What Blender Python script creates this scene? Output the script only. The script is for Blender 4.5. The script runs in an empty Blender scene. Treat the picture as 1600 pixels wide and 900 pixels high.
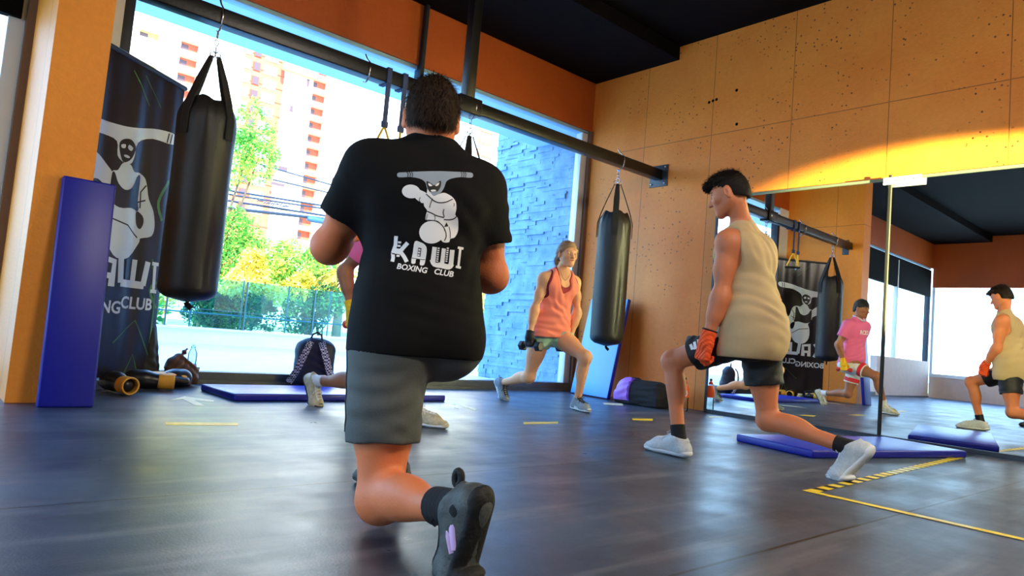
import bpy, bmesh, math, random
import numpy as np
from mathutils import Vector, Matrix
from mathutils.bvhtree import BVHTree
random.seed(7); RNG = np.random.default_rng(7)
SC = bpy.context.scene
COL = SC.collection
PI = math.pi

# ------------------------------------------------------------------ camera
YAW, PITCH, ROLL, FPX, CAMH = 0.71941, 0.0727, 0.08449, 1087.285, 0.56
_f = np.array([math.sin(YAW)*math.cos(PITCH), math.cos(YAW)*math.cos(PITCH), math.sin(PITCH)])
_r0 = np.array([math.cos(YAW), -math.sin(YAW), 0.0]); _u0 = np.cross(_r0, _f)
_r = math.cos(ROLL)*_r0 + math.sin(ROLL)*_u0
_u = -math.sin(ROLL)*_r0 + math.cos(ROLL)*_u0
CAM0 = np.array([0.0, 0.0, CAMH])
cd = bpy.data.cameras.new('camera'); cam = bpy.data.objects.new('camera', cd); COL.objects.link(cam)
cd.sensor_fit = 'HORIZONTAL'; cd.sensor_width = 36.0; cd.lens = FPX/1600*36.0
cd.clip_start = 0.05; cd.clip_end = 600
cam.matrix_world = Matrix(((_r[0], _u[0], -_f[0], 0), (_r[1], _u[1], -_f[1], 0), (_r[2], _u[2], -_f[2], CAMH), (0, 0, 0, 1)))
SC.camera = cam

def on(px, py, ax, v):
    """where the sight line through a photo pixel meets the world plane axis=v"""
    d = _f + _r*(px-800)/FPX - _u*(py-450)/FPX
    return CAM0 + d*(v-CAM0[ax])/d[ax]
def at(px, py, dep):
    d = _f + _r*(px-800)/FPX - _u*(py-450)/FPX
    return CAM0 + d*dep

# ------------------------------------------------------------------ world, sun, lamps, exposure
SKY_STRENGTH, SUN_STRENGTH = 4.6, 9.0
w = bpy.data.worlds.new('sky'); SC.world = w; w.use_nodes = True
nt = w.node_tree; nt.nodes.clear()
wo = nt.nodes.new('ShaderNodeOutputWorld'); bg = nt.nodes.new('ShaderNodeBackground')
tc = nt.nodes.new('ShaderNodeTexCoord'); sx = nt.nodes.new('ShaderNodeSeparateXYZ'); cr = nt.nodes.new('ShaderNodeValToRGB')
cr.color_ramp.elements[0].position = 0.0; cr.color_ramp.elements[0].color = (0.56, 0.80, 1.0, 1)
cr.color_ramp.elements[1].position = 0.6; cr.color_ramp.elements[1].color = (0.16, 0.42, 1.0, 1)
nt.links.new(tc.outputs['Generated'], sx.inputs[0]); nt.links.new(sx.outputs['Z'], cr.inputs[0])
nt.links.new(cr.outputs[0], bg.inputs['Color']); nt.links.new(bg.outputs[0], wo.inputs[0])
bg.inputs['Strength'].default_value = SKY_STRENGTH

def light(name, kind, loc, target, energy, color, **kw):
    l = bpy.data.lights.new(name, kind); o = bpy.data.objects.new(name, l); COL.objects.link(o)
    o.location = loc
    o.rotation_euler = (Vector(target)-Vector(loc)).to_track_quat('-Z', 'Y').to_euler()
    l.energy = energy; l.color = color
    for k, v in kw.items(): setattr(l, k, v)
    return o
sun = light('sun', 'SUN', (0, 0, 30), (14, 42, 0), SUN_STRENGTH, (1.0, 0.93, 0.82), angle=0.01)
# daylight through the wide window (a portal only steers the sampling of the sky)
pl = light('window_daylight_portal', 'AREA', (3.6, 6.05, 1.6), (3.6, 0, 1.6), 10, (1, 1, 1), shape='RECTANGLE', size=5.2, size_y=3.2)
pl.data.cycles.is_portal = True
SPOT_E, FILL_E, REAR_E = 26000, 150, 80

SC.view_settings.view_transform = 'Standard'; SC.view_settings.look = 'None'
SC.view_settings.gamma = 1.0; SC.view_settings.use_curve_mapping = False
SC.view_settings.exposure = 0.80

# ------------------------------------------------------------------ materials
def S(c):
    """sRGB 0-255 -> linear"""
    return tuple(((v/255)/12.92 if v/255 <= 0.04045 else ((v/255+0.055)/1.055)**2.4) for v in c) + (1.0,)
def mat(name, col, rough=0.6, metal=0.0, var=0.0, vscale=8.0, bump=0.0, bscale=40.0, spec=0.5, sheen=0.0, sss=0.0, coat=0.0):
    m = bpy.data.materials.new(name); m.use_nodes = True
    n = m.node_tree; b = n.nodes['Principled BSDF']
    c = S(col)
    b.inputs['Base Color'].default_value = c
    b.inputs['Roughness'].default_value = rough; b.inputs['Metallic'].default_value = metal
    b.inputs['Specular IOR Level'].default_value = spec
    if sheen: b.inputs['Sheen Weight'].default_value = sheen
    if coat: b.inputs['Coat Weight'].default_value = coat
    if sss:
        b.inputs['Subsurface Weight'].default_value = sss; b.inputs['Subsurface Radius'].default_value = (0.02, 0.008, 0.004)
        b.inputs['Subsurface Scale'].default_value = 0.6
    t = n.nodes.new('ShaderNodeTexCoord')
    if var:
        nz = n.nodes.new('ShaderNodeTexNoise'); nz.inputs['Scale'].default_value = vscale; nz.inputs['Detail'].default_value = 5
        n.links.new(t.outputs['Object'], nz.inputs['Vector'])
        r = n.nodes.new('ShaderNodeValToRGB')
        r.color_ramp.elements[0].position = 0.3; r.color_ramp.elements[1].position = 0.7
        r.color_ramp.elements[0].color = tuple(x*(1-var) for x in c[:3])+(1,)
        r.color_ramp.elements[1].color = tuple(min(1, x*(1+var)) for x in c[:3])+(1,)
        n.links.new(nz.outputs['Fac'], r.inputs[0]); n.links.new(r.outputs[0], b.inputs['Base Color'])
    if bump:
        nb = n.nodes.new('ShaderNodeTexNoise'); nb.inputs['Scale'].default_value = bscale; nb.inputs['Detail'].default_value = 4
        n.links.new(t.outputs['Object'], nb.inputs['Vector'])
        bp = n.nodes.new('ShaderNodeBump'); bp.inputs['Strength'].default_value = bump; bp.inputs['Distance'].default_value = 0.01
        n.links.new(nb.outputs['Fac'], bp.inputs['Height']); n.links.new(bp.outputs[0], b.inputs['Normal'])
    return m
def node(m, t, **kw):
    x = m.node_tree.nodes.new(t)
    for k, v in kw.items(): setattr(x, k, v)
    return x
def lk(m, a, b): m.node_tree.links.new(a, b)
def ramp(m, fac, stops):
    r = node(m, 'ShaderNodeValToRGB'); e = r.color_ramp.elements
    while len(e) < len(stops): e.new(0.5)
    for i, (p, c) in enumerate(stops):
        e[i].position = p; e[i].color = c if len(c) == 4 else tuple(c)+(1,)
    lk(m, fac, r.inputs[0]); return r.outputs[0]
def mixc(m, fac, a, b, mode='MIX'):
    x = node(m, 'ShaderNodeMix', data_type='RGBA', blend_type=mode)
    if isinstance(fac, (int, float)): x.inputs[0].default_value = fac
    else: lk(m, fac, x.inputs[0])
    for i, v in ((6, a), (7, b)):
        if isinstance(v, tuple): x.inputs[i].default_value = v
        else: lk(m, v, x.inputs[i])
    return x.outputs[2]
def noise(m, vec, scale, detail=4, rough=0.5):
    x = node(m, 'ShaderNodeTexNoise'); x.inputs['Scale'].default_value = scale; x.inputs['Detail'].default_value = detail
    x.inputs['Roughness'].default_value = rough
    lk(m, vec, x.inputs['Vector']); return x.outputs['Fac']
def mapping(m, sc=(1, 1, 1), rot=(0, 0, 0), loc=(0, 0, 0)):
    t = node(m, 'ShaderNodeTexCoord'); p = node(m, 'ShaderNodeMapping')
    p.inputs['Scale'].default_value = sc; p.inputs['Rotation'].default_value = rot; p.inputs['Location'].default_value = loc
    lk(m, t.outputs['Object'], p.inputs['Vector']); return p.outputs[0]
def bumpn(m, h, strength, dist=0.01):
    b = node(m, 'ShaderNodeBump'); b.inputs['Strength'].default_value = strength; b.inputs['Distance'].default_value = dist
    lk(m, h, b.inputs['Height']); return b.outputs[0]
def pbsdf(m): return m.node_tree.nodes['Principled BSDF']

# painted concrete wall (orange), with board seams, pits and hairline marks
def concrete(name, c1, c2, pits=True, yz=True):
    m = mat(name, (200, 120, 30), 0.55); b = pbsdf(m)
    v = mapping(m)
    base = ramp(m, noise(m, v, 1.3, 6, 0.6), [(0.3, S(c1)), (0.7, S(c2))])
    fine = ramp(m, noise(m, v, 26, 4), [(0.35, (0.9, 0.9, 0.9)), (0.65, (1, 1, 1))])
    col = mixc(m, 0.6, base, fine, 'MULTIPLY')
    br = node(m, 'ShaderNodeTexBrick'); br.offset = 0.0; br.inputs['Scale'].default_value = 1.0
    br.inputs['Brick Width'].default_value = 0.87; br.inputs['Row Height'].default_value = 2.85
    br.inputs['Mortar Size'].default_value = 0.0045; br.inputs['Mortar Smooth'].default_value = 0.4
    t = node(m, 'ShaderNodeTexCoord'); s = node(m, 'ShaderNodeSeparateXYZ'); lk(m, t.outputs['Object'], s.inputs[0])
    cb = node(m, 'ShaderNodeCombineXYZ'); ad = node(m, 'ShaderNodeMath', operation='ADD'); ad.inputs[1].default_value = 0.27
    lk(m, s.outputs['Y' if yz else 'X'], ad.inputs[0]); lk(m, ad.outputs[0], cb.inputs[0]); lk(m, s.outputs['Z'], cb.inputs[1])
    lk(m, cb.outputs[0], br.inputs['Vector'])
    if yz:
        col = mixc(m, br.outputs['Fac'], col, S((150, 82, 20)))
    h = noise(m, v, 60, 5)
    if pits:
        vo = node(m, 'ShaderNodeTexVoronoi'); vo.inputs['Scale'].default_value = 24; lk(m, v, vo.inputs['Vector'])
        pm = ramp(m, noise(m, v, 1.7, 3), [(0.48, (0, 0, 0)), (0.56, (1, 1, 1))])
        pd = ramp(m, vo.outputs['Distance'], [(0.16, (1, 1, 1)), (0.24, (0, 0, 0))])
        rnd = ramp(m, vo.outputs['Color'], [(0.55, (0, 0, 0)), (0.6, (1, 1, 1))])
        mk = mixc(m, 1.0, mixc(m, 1.0, pm, pd, 'MULTIPLY'), rnd, 'MULTIPLY')
        col = mixc(m, mk, col, S((104, 50, 14)))
    lk(m, col, b.inputs['Base Color']); lk(m, bumpn(m, h, 0.25), b.inputs['Normal'])
    return m
M = {}
M['orange'] = concrete('orange_painted_concrete', (228, 122, 30), (240, 144, 48))
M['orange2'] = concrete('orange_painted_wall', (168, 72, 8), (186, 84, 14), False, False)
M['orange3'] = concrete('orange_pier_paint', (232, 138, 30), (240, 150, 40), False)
M['ceiling'] = mat('black_ceiling_paint', (10, 7, 7), 0.9, spec=.1, var=0.2, vscale=3)
M['black_metal'] = mat('black_painted_steel', (18, 18, 20), 0.35, 0.3, var=0.25, vscale=12, bump=0.1)
M['dark_metal'] = mat('dark_grey_steel', (58, 62, 70), 0.4, 0.5)
M['chrome'] = mat('chrome_steel', (190, 190, 195), 0.25, 1.0)
M['alu'] = mat('white_aluminium', (226, 234, 238), 0.4, 0.1)
M['alu_blue'] = mat('pale_blue_window_head', (150, 195, 222), 0.45)
M['sill'] = mat('grey_window_sill_profile', (88, 92, 96), 0.4, 0.3, var=0.1)
M['jamb'] = mat('brown_grey_jamb', (120, 92, 74), 0.5, 0.1)
M['deck'] = mat('pale_terrace_paving', (214, 222, 224), 0.6, var=0.06, vscale=2)
M['parapet'] = mat('white_render', (226, 230, 230), 0.7, var=0.04)

def glassm(name, tint, refl=0.10):
    m = bpy.data.materials.new(name); m.use_nodes = True; m.node_tree.nodes.clear()
    o = node(m, 'ShaderNodeOutputMaterial'); t = node(m, 'ShaderNodeBsdfTransparent'); g = node(m, 'ShaderNodeBsdfGlossy'); x = node(m, 'ShaderNodeMixShader')
    t.inputs[0].default_value = tint; g.inputs['Roughness'].default_value = 0.02
    lw = node(m, 'ShaderNodeLayerWeight'); lw.inputs[0].default_value = 0.25
    mu = node(m, 'ShaderNodeMath', operation='MULTIPLY'); mu.inputs[1].default_value = refl*4
    lk(m, lw.outputs['Fresnel'], mu.inputs[0]); lk(m, mu.outputs[0], x.inputs[0])
    lk(m, t.outputs[0], x.inputs[1]); lk(m, g.outputs[0], x.inputs[2]); lk(m, x.outputs[0], o.inputs[0])
    return m
M['glass'] = glassm('window_glass', (0.95, 0.985, 0.99, 1), 0.05)
M['bal_glass'] = glassm('cyan_balustrade_glass', (0.50, 0.86, 0.90, 1), 0.30)
M['clear'] = glassm('clear_plastic', (0.84, 0.90, 0.86, 1), 0.35)
M['mirror'] = mat('mirror_silvering', (238, 240, 238), 0.0, 1.0)

# rubber floor: rolls with joints, scuffs and dusty streaks
m = M['floor'] = mat('black_rubber_floor', (46, 50, 56), 0.42, spec=0.55); b = pbsdf(m)
v = mapping(m, (1, 1, 1)); v2 = mapping(m, (0.5, 5.0, 1), (0, 0, 0.15))
c0 = ramp(m, noise(m, v, 1.1, 6, 0.65), [(0.3, S((36, 48, 64))), (0.7, S((64, 82, 106)))])
st = ramp(m, noise(m, v2, 1.6, 6, 0.6), [(0.5, (0, 0, 0)), (0.72, (0.5, 0.5, 0.5))])
c1 = mixc(m, st, c0, S((128, 132, 138)))
br = node(m, 'ShaderNodeTexBrick'); br.offset = 0.5; br.inputs['Scale'].default_value = 1.0
br.inputs['Brick Width'].default_value = 9.0; br.inputs['Row Height'].default_value = 1.22; br.inputs['Mortar Size'].default_value = 0.006
lk(m, mapping(m, (1, 1, 1), (0, 0, 0.0), (0.3, 0.17, 0)), br.inputs['Vector'])
c2 = mixc(m, br.outputs['Fac'], c1, S((10, 10, 12)))
lk(m, c2, b.inputs['Base Color'])
rg = ramp(m, noise(m, v, 2.3, 6, 0.7), [(0.3, (0.27, 0.27, 0.27)), (0.72, (0.46, 0.46, 0.46))])
lk(m, rg, b.inputs['Roughness']); lk(m, bumpn(m, noise(m, v, 130, 3), 0.25, 0.002), b.inputs['Normal'])

# ------------------------------------------------------------------ mesh helpers
def mesh_obj(name, verts, faces, material=None, parent=None, smooth=False, mats=None, midx=None):
    me = bpy.data.meshes.new(name); me.from_pydata([tuple(map(float, q)) for q in verts], [], [tuple(map(int, q)) for q in faces]); me.update()
    for x in (mats or [material]): me.materials.append(x)
    if midx is not None: me.polygons.foreach_set('material_index', midx)
    if smooth: me.polygons.foreach_set('use_smooth', [True]*len(me.polygons))
    o = bpy.data.objects.new(name, me); COL.objects.link(o)
    if parent: o.parent = parent; o.matrix_parent_inverse = PINV(parent)
    return o
def PINV(p):
    if p.parent: return Matrix.Identity(4)      # every part sits at the world origin, its vertices in world coordinates
    return Matrix.LocRotScale(p.location, p.rotation_euler, p.scale).inverted()
class G:
    """collects shapes given in world coordinates, links them as one mesh object"""
    def __init__(s): s.v = []; s.f = []; s.m = []; s.sm = []
    def add(s, vs, fs, mi=0, smooth=False):
        n = len(s.v); s.v += [tuple(map(float, q)) for q in vs]
        s.f += [tuple(int(i)+n for i in q) for q in fs]; s.m += [mi]*len(fs); s.sm += [smooth]*len(fs); return s
    def box(s, lo, hi, mi=0, R=None, bev=0.0, org=(0, 0, 0)):
        lo = np.array(lo, float); hi = np.array(hi, float); c = (lo+hi)/2; h = (hi-lo)/2
        b = min(bev, *(h*0.49))
        if b <= 0:
            vs = [[c[0]+h[0]*a, c[1]+h[1]*d, c[2]+h[2]*e] for a in (-1, 1) for d in (-1, 1) for e in (-1, 1)]
            fs = [(0, 1, 3, 2), (4, 6, 7, 5), (0, 4, 5, 1), (2, 3, 7, 6), (0, 2, 6, 4), (1, 5, 7, 3)]
            vs = np.array(vs)
        else:
            bm = bmesh.new(); bmesh.ops.create_cube(bm, size=2)
            for q in bm.verts: q.co = Vector((c[0]+h[0]*q.co.x, c[1]+h[1]*q.co.y, c[2]+h[2]*q.co.z))
            bmesh.ops.bevel(bm, geom=bm.edges[:], offset=b, segments=3, profile=0.5, affect='EDGES')
            bm.verts.index_update(); vs = np.array([q.co[:] for q in bm.verts]); fs = [[q.index for q in f.verts] for f in bm.faces]; bm.free()
        if R is not None: vs = (np.array(R) @ (vs-np.array(org)).T).T + np.array(org)
        return s.add(vs, fs, mi, bev > 0)
    def tube(s, pts, r, n=10, mi=0, cap=True, flat=None, closed=False):
        """swept tube; r number or list; flat=(w,h) elliptical section"""
        P = [np.array(p, float) for p in pts]; N = len(P)
        rr = [r]*N if isinstance(r, (int, float)) else list(r)
        vs = []; up = None
        for i in range(N):
            a = P[(i-1) % N] if closed else P[max(i-1, 0)]; c = P[(i+1) % N] if closed else P[min(i+1, N-1)]
            t = c-a; t /= (np.linalg.norm(t)+1e-12)
            if up is None:
                up = np.array([0, 0, 1.]) if abs(t[2]) < 0.9 else np.array([1., 0, 0])
            x = np.cross(up, t); x /= (np.linalg.norm(x)+1e-12); y = np.cross(t, x); up = y
            for k in range(n):
                an = 2*PI*k/n; fx, fy = (flat if flat else (1, 1))
                vs.append(P[i] + rr[i]*(fx*math.cos(an)*x+fy*math.sin(an)*y))
        fs = []
        for i in range(N if closed else N-1):
            for k in range(n):
                j = (i+1) % N
                fs.append((i*n+k, i*n+(k+1) % n, j*n+(k+1) % n, j*n+k))
        if cap and not closed: fs += [tuple(range(n))[::-1], tuple((N-1)*n+k for k in range(n))]
        return s.add(vs, fs, mi, True)
    def lathe(s, prof, org=(0, 0, 0), n=32, mi=0, R=None, sq=(1, 1)):
        vs = []; fs = []
        for (r, z) in prof:
            for k in range(n):
                a = 2*PI*k/n; vs.append((r*math.cos(a)*sq[0], r*math.sin(a)*sq[1], z))
        for i in range(len(prof)-1):
            for k in range(n): fs.append((i*n+k, i*n+(k+1) % n, (i+1)*n+(k+1) % n, (i+1)*n+k))
        fs += [tuple(range(n))[::-1], tuple((len(prof)-1)*n+k for k in range(n))]
        vs = np.array(vs)
        if R is not None: vs = (np.array(R) @ vs.T).T
        return s.add(vs+np.array(org), fs, mi, True)
    def build(s, name, mats, parent=None, sharp=None):
        if not isinstance(mats, list): mats = [mats]
        me = bpy.data.meshes.new(name); me.from_pydata(s.v, [], s.f); me.update()
        for x in mats: me.materials.append(x)
        me.polygons.foreach_set('material_index', s.m); me.polygons.foreach_set('use_smooth', s.sm)
        try: me.set_sharp_from_angle(angle=sharp or 0.8)
        except Exception: pass
        o = bpy.data.objects.new(name, me); COL.objects.link(o)
        if parent: o.parent = parent; o.matrix_parent_inverse = PINV(parent)
        return o
def tag(o, label=None, cat=None, group=None, kind=None):
    if label: o['label'] = label
    if cat: o['category'] = cat
    if group: o['group'] = group
    if kind: o['kind'] = kind
    return o
def thing(name, label, cat, loc=(0, 0, 0), group=None):
    o = bpy.data.objects.new(name, None); COL.objects.link(o); o.location = Vector([float(x) for x in loc]); o.empty_display_size = 0.1
    return tag(o, label, cat, group)
def struct(o): o['kind'] = 'structure'; return o
def rotz(a): return np.array([[math.cos(a), -math.sin(a), 0], [math.sin(a), math.cos(a), 0], [0, 0, 1]])
def frame(x, z=None):
    """rotation whose local Z follows x"""
    zc = np.array(x, float); zc /= np.linalg.norm(zc); a = np.array([0, 0, 1.]) if abs(zc[2]) < .95 else np.array([1., 0, 0])
    xa = np.cross(a, zc); xa /= np.linalg.norm(xa); return np.stack([xa, np.cross(zc, xa), zc], 1)

# ================================================================== THE ROOM
X0, Y0, ZC = 6.155, 5.774, 3.78
M['soffit'] = mat('pale_blue_soffit', (190, 226, 244), .6)
XL = 0.72                      # inner face of the short wall on the left
g = G(); g.box((-7, -5, -0.25), (X0+0.3, Y0+0.02, 0)); struct(g.build('floor', M['floor']))
g = G(); g.box((X0, -5, 0), (X0+0.3, Y0+0.2, 4.2)); wr_ = struct(g.build('wall_right', M['orange']))
for px, py in ((1108, 160), (1114, 157.5), (1119.5, 155.5), (1151, 141), (1151, 194)):
    q = on(px, py, 0, X0); g = G(); g.lathe([(.001, 0), (.016, 0), (.014, .003), (.001, .003)], (X0+.0, q[1], q[2]), 14, 0, np.array([[0, 0, -1], [0, 1, 0], [1, 0, 0]])); g.build('form_tie_hole', M['ceiling'], wr_)
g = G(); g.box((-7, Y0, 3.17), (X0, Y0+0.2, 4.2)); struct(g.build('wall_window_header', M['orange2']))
g = G(); g.box((XL-0.22, 4.72, 0), (XL, Y0, ZC)); g.box((XL-0.24, 4.5, 0), (XL+0.03, 4.72, ZC)); struct(g.build('wall_left_pier', M['orange3']))
M['rear_wall'] = mat('dark_rear_wall', (70, 46, 36), 0.8, var=0.2)
M['cream_wall'] = mat('pale_rear_wall', (214, 190, 176), 0.7, var=0.05)
g = G(); g.box((-7, -5.2, 0), (X0, -5, 4.2)); struct(g.build('wall_rear', M['rear_wall']))
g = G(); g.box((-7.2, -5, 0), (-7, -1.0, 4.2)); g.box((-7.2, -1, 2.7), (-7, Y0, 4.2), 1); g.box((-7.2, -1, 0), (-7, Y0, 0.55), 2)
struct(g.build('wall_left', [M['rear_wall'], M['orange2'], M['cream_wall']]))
# ceiling: lower black soffit along the window, higher slab behind
g = G(); g.box((-7, 4.55, ZC), (X0, Y0, 4.15)); g.box((-7, -5, 3.93), (X0, 4.55, 4.15)); struct(g.build('ceiling', M['ceiling']))
g = G(); g.box((-9, -5.2, 4.15), (X0+3.5, Y0+0.25, 9.0)); struct(g.build('upper_sun_block', M['parapet']))  # unseen mass added above the ceiling to keep the sun off room and terrace
M['red_light'] = mat('red_lamp_strip', (230, 40, 30), 0.5)
pbsdf(M['red_light']).inputs['Emission Color'].default_value = (1, .06, .03, 1); pbsdf(M['red_light']).inputs['Emission Strength'].default_value = 1.6
for yy in (0.6, 2.1):
    g = G(); g.box((-6.0, yy, 3.885), (-1.0, yy+0.05, 3.93))
    tag(g.build('red_ceiling_light', M['red_light']), 'thin red strip light along the dark ceiling, '+('nearer the window' if yy > 1 else 'further from the window')+', seen in the mirror', 'light')

# window wall: sill profile, frames, mullions, panes (bay beside the bags and a second bay behind the pier)
def window(n, xa, xb):
    r = bpy.data.objects.new('window_%d' % n, None); COL.objects.link(r); r.location = (xa, Y0, 0); struct(r)
    g = G()
    g.box((xa, Y0-0.03, 0), (xb, Y0+0.12, 0.095), 0, bev=0.006); g.box((xa, Y0-0.045, 0), (xb, Y0-0.03, 0.03), 0)
    g.box((xa, Y0+0.02, 3.13), (xb, Y0+0.12, 3.17), 1, bev=0.004)
    g.box((xa, Y0, 0.09), (xa+0.07, Y0+0.12, 3.05), 3, bev=0.004); g.box((xb-0.15, Y0+0.02, 0.09), (xb-0.05, Y0+0.12, 3.15), 2, bev=0.004)
    g.box((xb-0.05, Y0-0.02, 0), (xb, Y0+0.1, 3.17), 4)
    g.build('window_frame', [M['sill'], M['alu_blue'], M['alu'], M['dark_metal'], M['jamb']], r)
    return r
w1 = window(1, 1.02, X0)
g = G(); g.box((1.09, Y0+0.06, 0.09), (X0-0.13, Y0+0.068, 3.14)); g.build('pane', M['glass'], w1)
g = G(); g.box((3.585, Y0-0.055, 0.09), (3.625, Y0+0.06, ZC), bev=0.004); g.build('mullion', M['dark_metal'], w1)
g = G(); g.box((XL-0.22, Y0, 0), (1.02, Y0+0.15, 3.17)); struct(g.build('wall_window_pier', M['parapet']))
g = G(); g.box((-7, Y0+0.2, 3.20), (X0+0.4, Y0+1.15, 3.30), 0); g.box((-7, Y0+0.55, 3.19), (X0+0.4, Y0+0.57, 3.20), 1); struct(g.build('ceiling_outside_soffit', [M['soffit'], M['sill']]))
w2 = window(2, -6.9, XL-0.22)
g = G(); g.box((-6.83, Y0-0.02, 2.45), (XL-0.30, Y0+0.05, 3.10)); g.build('roller_box', M['ceiling'], w2)
g = G(); g.box((-6.83, Y0-0.04, 0.0), (-3.5, Y0+0.1, .86)); g.build('low_panel', M['cream_wall'], w2)
g = G(); g.box((-6.83, Y0+0.06, 0.09), (XL-0.37, Y0+0.068, 3.04)); g.build('pane', M['glass'], w2)
g = G()
for x in (-4.6, -2.0): g.box((x, Y0-0.03, 0.09), (x+0.05, Y0+0.06, 3.05), bev=0.004)
g.build('mullion', M['alu'], w2)
# tall opening in the far left wall, as the mirror shows it
w3 = bpy.data.objects.new('window_3', None); COL.objects.link(w3); w3.location = (-7, 2, 0.55); struct(w3)
g = G()
for y in (-1, 1.2, 3.4, Y0-0.06): g.box((-7.12, y, 0.55), (-7.0, y+0.06, 2.7), bev=0.004)
g.box((-7.12, -1, 0.5), (-6.98, Y0, 0.58)); g.build('window_frame', M['alu'], w3)
g = G(); g.box((-7.08, -1, 0.55), (-7.07, Y0, 2.7)); g.build('pane', M['glass'], w3)

# ------------------------------------------------------------------ mirror wall
MY1, MY0, MZ = 3.89, -0.95, 2.14
mr = thing('wall_mirror', 'large wall mirror leaning along the orange wall, dark metal edge strips', 'mirror', (X0, 2.2, 0))
MA = math.radians(0.6)   # the panels do not sit quite parallel to the wall
def mpt(y, z, off): return (X0-0.085-off+(MY1-y)*math.tan(MA), y, z)
g = G(); seams = [MY1, 2.275, 0.66, MY0]
for a, b_ in zip(seams[:-1], seams[1:]):
    vs = [mpt(a, 0.03, 0), mpt(b_, 0.03, 0), mpt(b_, MZ, 0), mpt(a, MZ, 0)]
    bk = [(X0-0.001, q[1], q[2]) for q in vs]
    p = G(); p.add(vs+bk, [(0, 3, 2, 1), (4, 5, 6, 7), (0, 1, 5, 4), (1, 2, 6, 5), (2, 3, 7, 6), (3, 0, 4, 7)])
    p.build('mirror_panel', M['mirror'], mr)
M['brass'] = mat('weathered_brass_edge', (40, 37, 26), 0.6, 0.2)
g = G()
e0, e1 = mpt(MY1, 0, .008), mpt(MY0, 0, .008)
for z0, z1, mi in ((0, 0.035, 0), (MZ-0.0, MZ+0.022, 1)):
    q0, q1 = mpt(MY1, 0, 0.012), mpt(MY0, 0, 0.012)
    vs = [(q0[0], q0[1], z0), (q1[0], q1[1], z0), (q1[0], q1[1], z1), (q0[0], q0[1], z1), (X0, q0[1], z0), (X0, q1[1], z0), (X0, q1[1], z1), (X0, q0[1], z1)]
    g.add(vs, [(0, 3, 2, 1), (4, 5, 6, 7), (0, 1, 5, 4), (1, 2, 6, 5), (2, 3, 7, 6), (3, 0, 4, 7)], mi)
g.box((X0-0.10, MY1-0.004, 0), (X0, MY1+0.012, MZ+0.02), 0)
g.build('mirror_edge', [M['dark_metal'], mat('grey_green_edge', (120, 128, 104), .4, .3)], mr)
for yy in (2.275, 0.66):
    q = mpt(yy, 0, 0.02); g = G(); g.box((q[0]+0.008, yy-0.013, 0.0), (q[0]+0.020, yy+0.012, MZ+0.05), bev=0.006)
    g.build('mirror_post', M['brass'], mr)
M['paper'] = mat('white_paper_sticker', (226, 240, 240), 0.6)
M['ink'] = mat('grey_print_ink', (60, 70, 76), 0.6)

# text as geometry
def text_mesh(body, size=1.0, shear=0.0, bold=0.0):
    c = bpy.data.curves.new('t', 'FONT'); c.body = body; c.size = size; c.shear = shear; c.align_x = 'CENTER'; c.align_y = 'CENTER'; c.offset = bold
    c.resolution_u = 3
    o = bpy.data.objects.new('t', c); COL.objects.link(o)
    bpy.context.view_layer.update()
    me = o.to_mesh(); vs = [tuple(v.co) for v in me.vertices]; fs = [tuple(p.vertices) for p in me.polygons]
    o.to_mesh_clear(); bpy.data.objects.remove(o); bpy.data.curves.remove(c)
    return vs, fs
q = mpt(2.26, 0, 0.03)
g = G(); g.box((q[0]-0.026, 2.02, 2.095), (q[0]-0.024, 2.31, 2.155), 0)
vs, fs = text_mesh('DISTRIBUIDORA', 0.034)
g.add([(q[0]-0.0275, 2.165-v_[0], 2.125+v_[1]) for v_ in vs], fs, 1)
g.build('sticker', [M['paper'], M['ink']], mr)['label'] = 'white printed sticker at the top of the post'

# ================================================================== BAR WITH HANGING GEAR
YB, ZB = 4.715, 2.50
bar = thing('hanging_bar', 'long square black steel bar spanning between the two orange walls below the ceiling', 'bar', (3.4, YB, ZB))
g = G(); g.box((XL, YB-.05, ZB-.055), (X0, YB+.05, ZB+.055), bev=0.008); g.build('beam', M['black_metal'], bar)
for x, s_ in ((X0, -1), (XL, 1)):
    g = G(); xa, xb = sorted((x, x+s_*0.012)); g.box((xa, YB-.12, ZB-.13), (xb, YB+.12, ZB+.11), bev=.003)
    for dy, dz in ((-.09, -.1), (.09, -.1), (-.09, .08), (.09, .08)):
        g.lathe([(0.001, 0), (.012, 0), (.012, .008), (.006, .016), (.001, .016)], (x+s_*.012, YB+dy, ZB+dz), 8, 1, frame((s_, 0, 0)))
    g.build('end_plate', [M['dark_metal'], M['chrome']], bar)
g = G(); g.box((3.40, YB-.045, ZB+.05), (3.49, YB+.045, 4.0), bev=.006); g.build('hanger_post', M['black_metal'], bar)
g = G(); g.box((3.32, YB-.07, ZB-.075), (3.56, YB+.07, ZB+.07), bev=.01); g.build('joint_sleeve', M['black_metal'], bar)

def hook_pts(x, y=YB, lift=0.0):
    P = []
    z1 = ZB+.062+lift
    P.append((x+.0, y+.03, z1+.07)); P.append((x, y+.0, z1+.03)); P.append((x, y-.03, z1+.005)); P.append((x, y-.062, z1-.02))
    P.append((x, y-.068, ZB)); P.append((x, y-.062, ZB-.06)); P.append((x, y-.03, ZB-.09)); P.append((x, y, ZB-.10)); P.append((x, y+.025, ZB-.085))
    return P
def ring(g, c, R_, r, nrm, n=18, sx=1.0, sz=1.0, mi=0):
    F_ = frame(nrm)
    g.tube([np.array(c)+F_ @ np.array([R_*sx*math.cos(a), R_*sz*math.sin(a), 0]) for a in np.linspace(0, 2*PI, n, endpoint=False)], r, 8, mi, closed=True)
for x in (2.46, 2.40):
    pass
g = G(); g.tube(hook_pts(2.47), .006, 8)
tag(g.build('bar_hook', M['chrome']), 'empty chrome hook over the bar left of the yellow suspension straps', 'hook')

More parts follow.
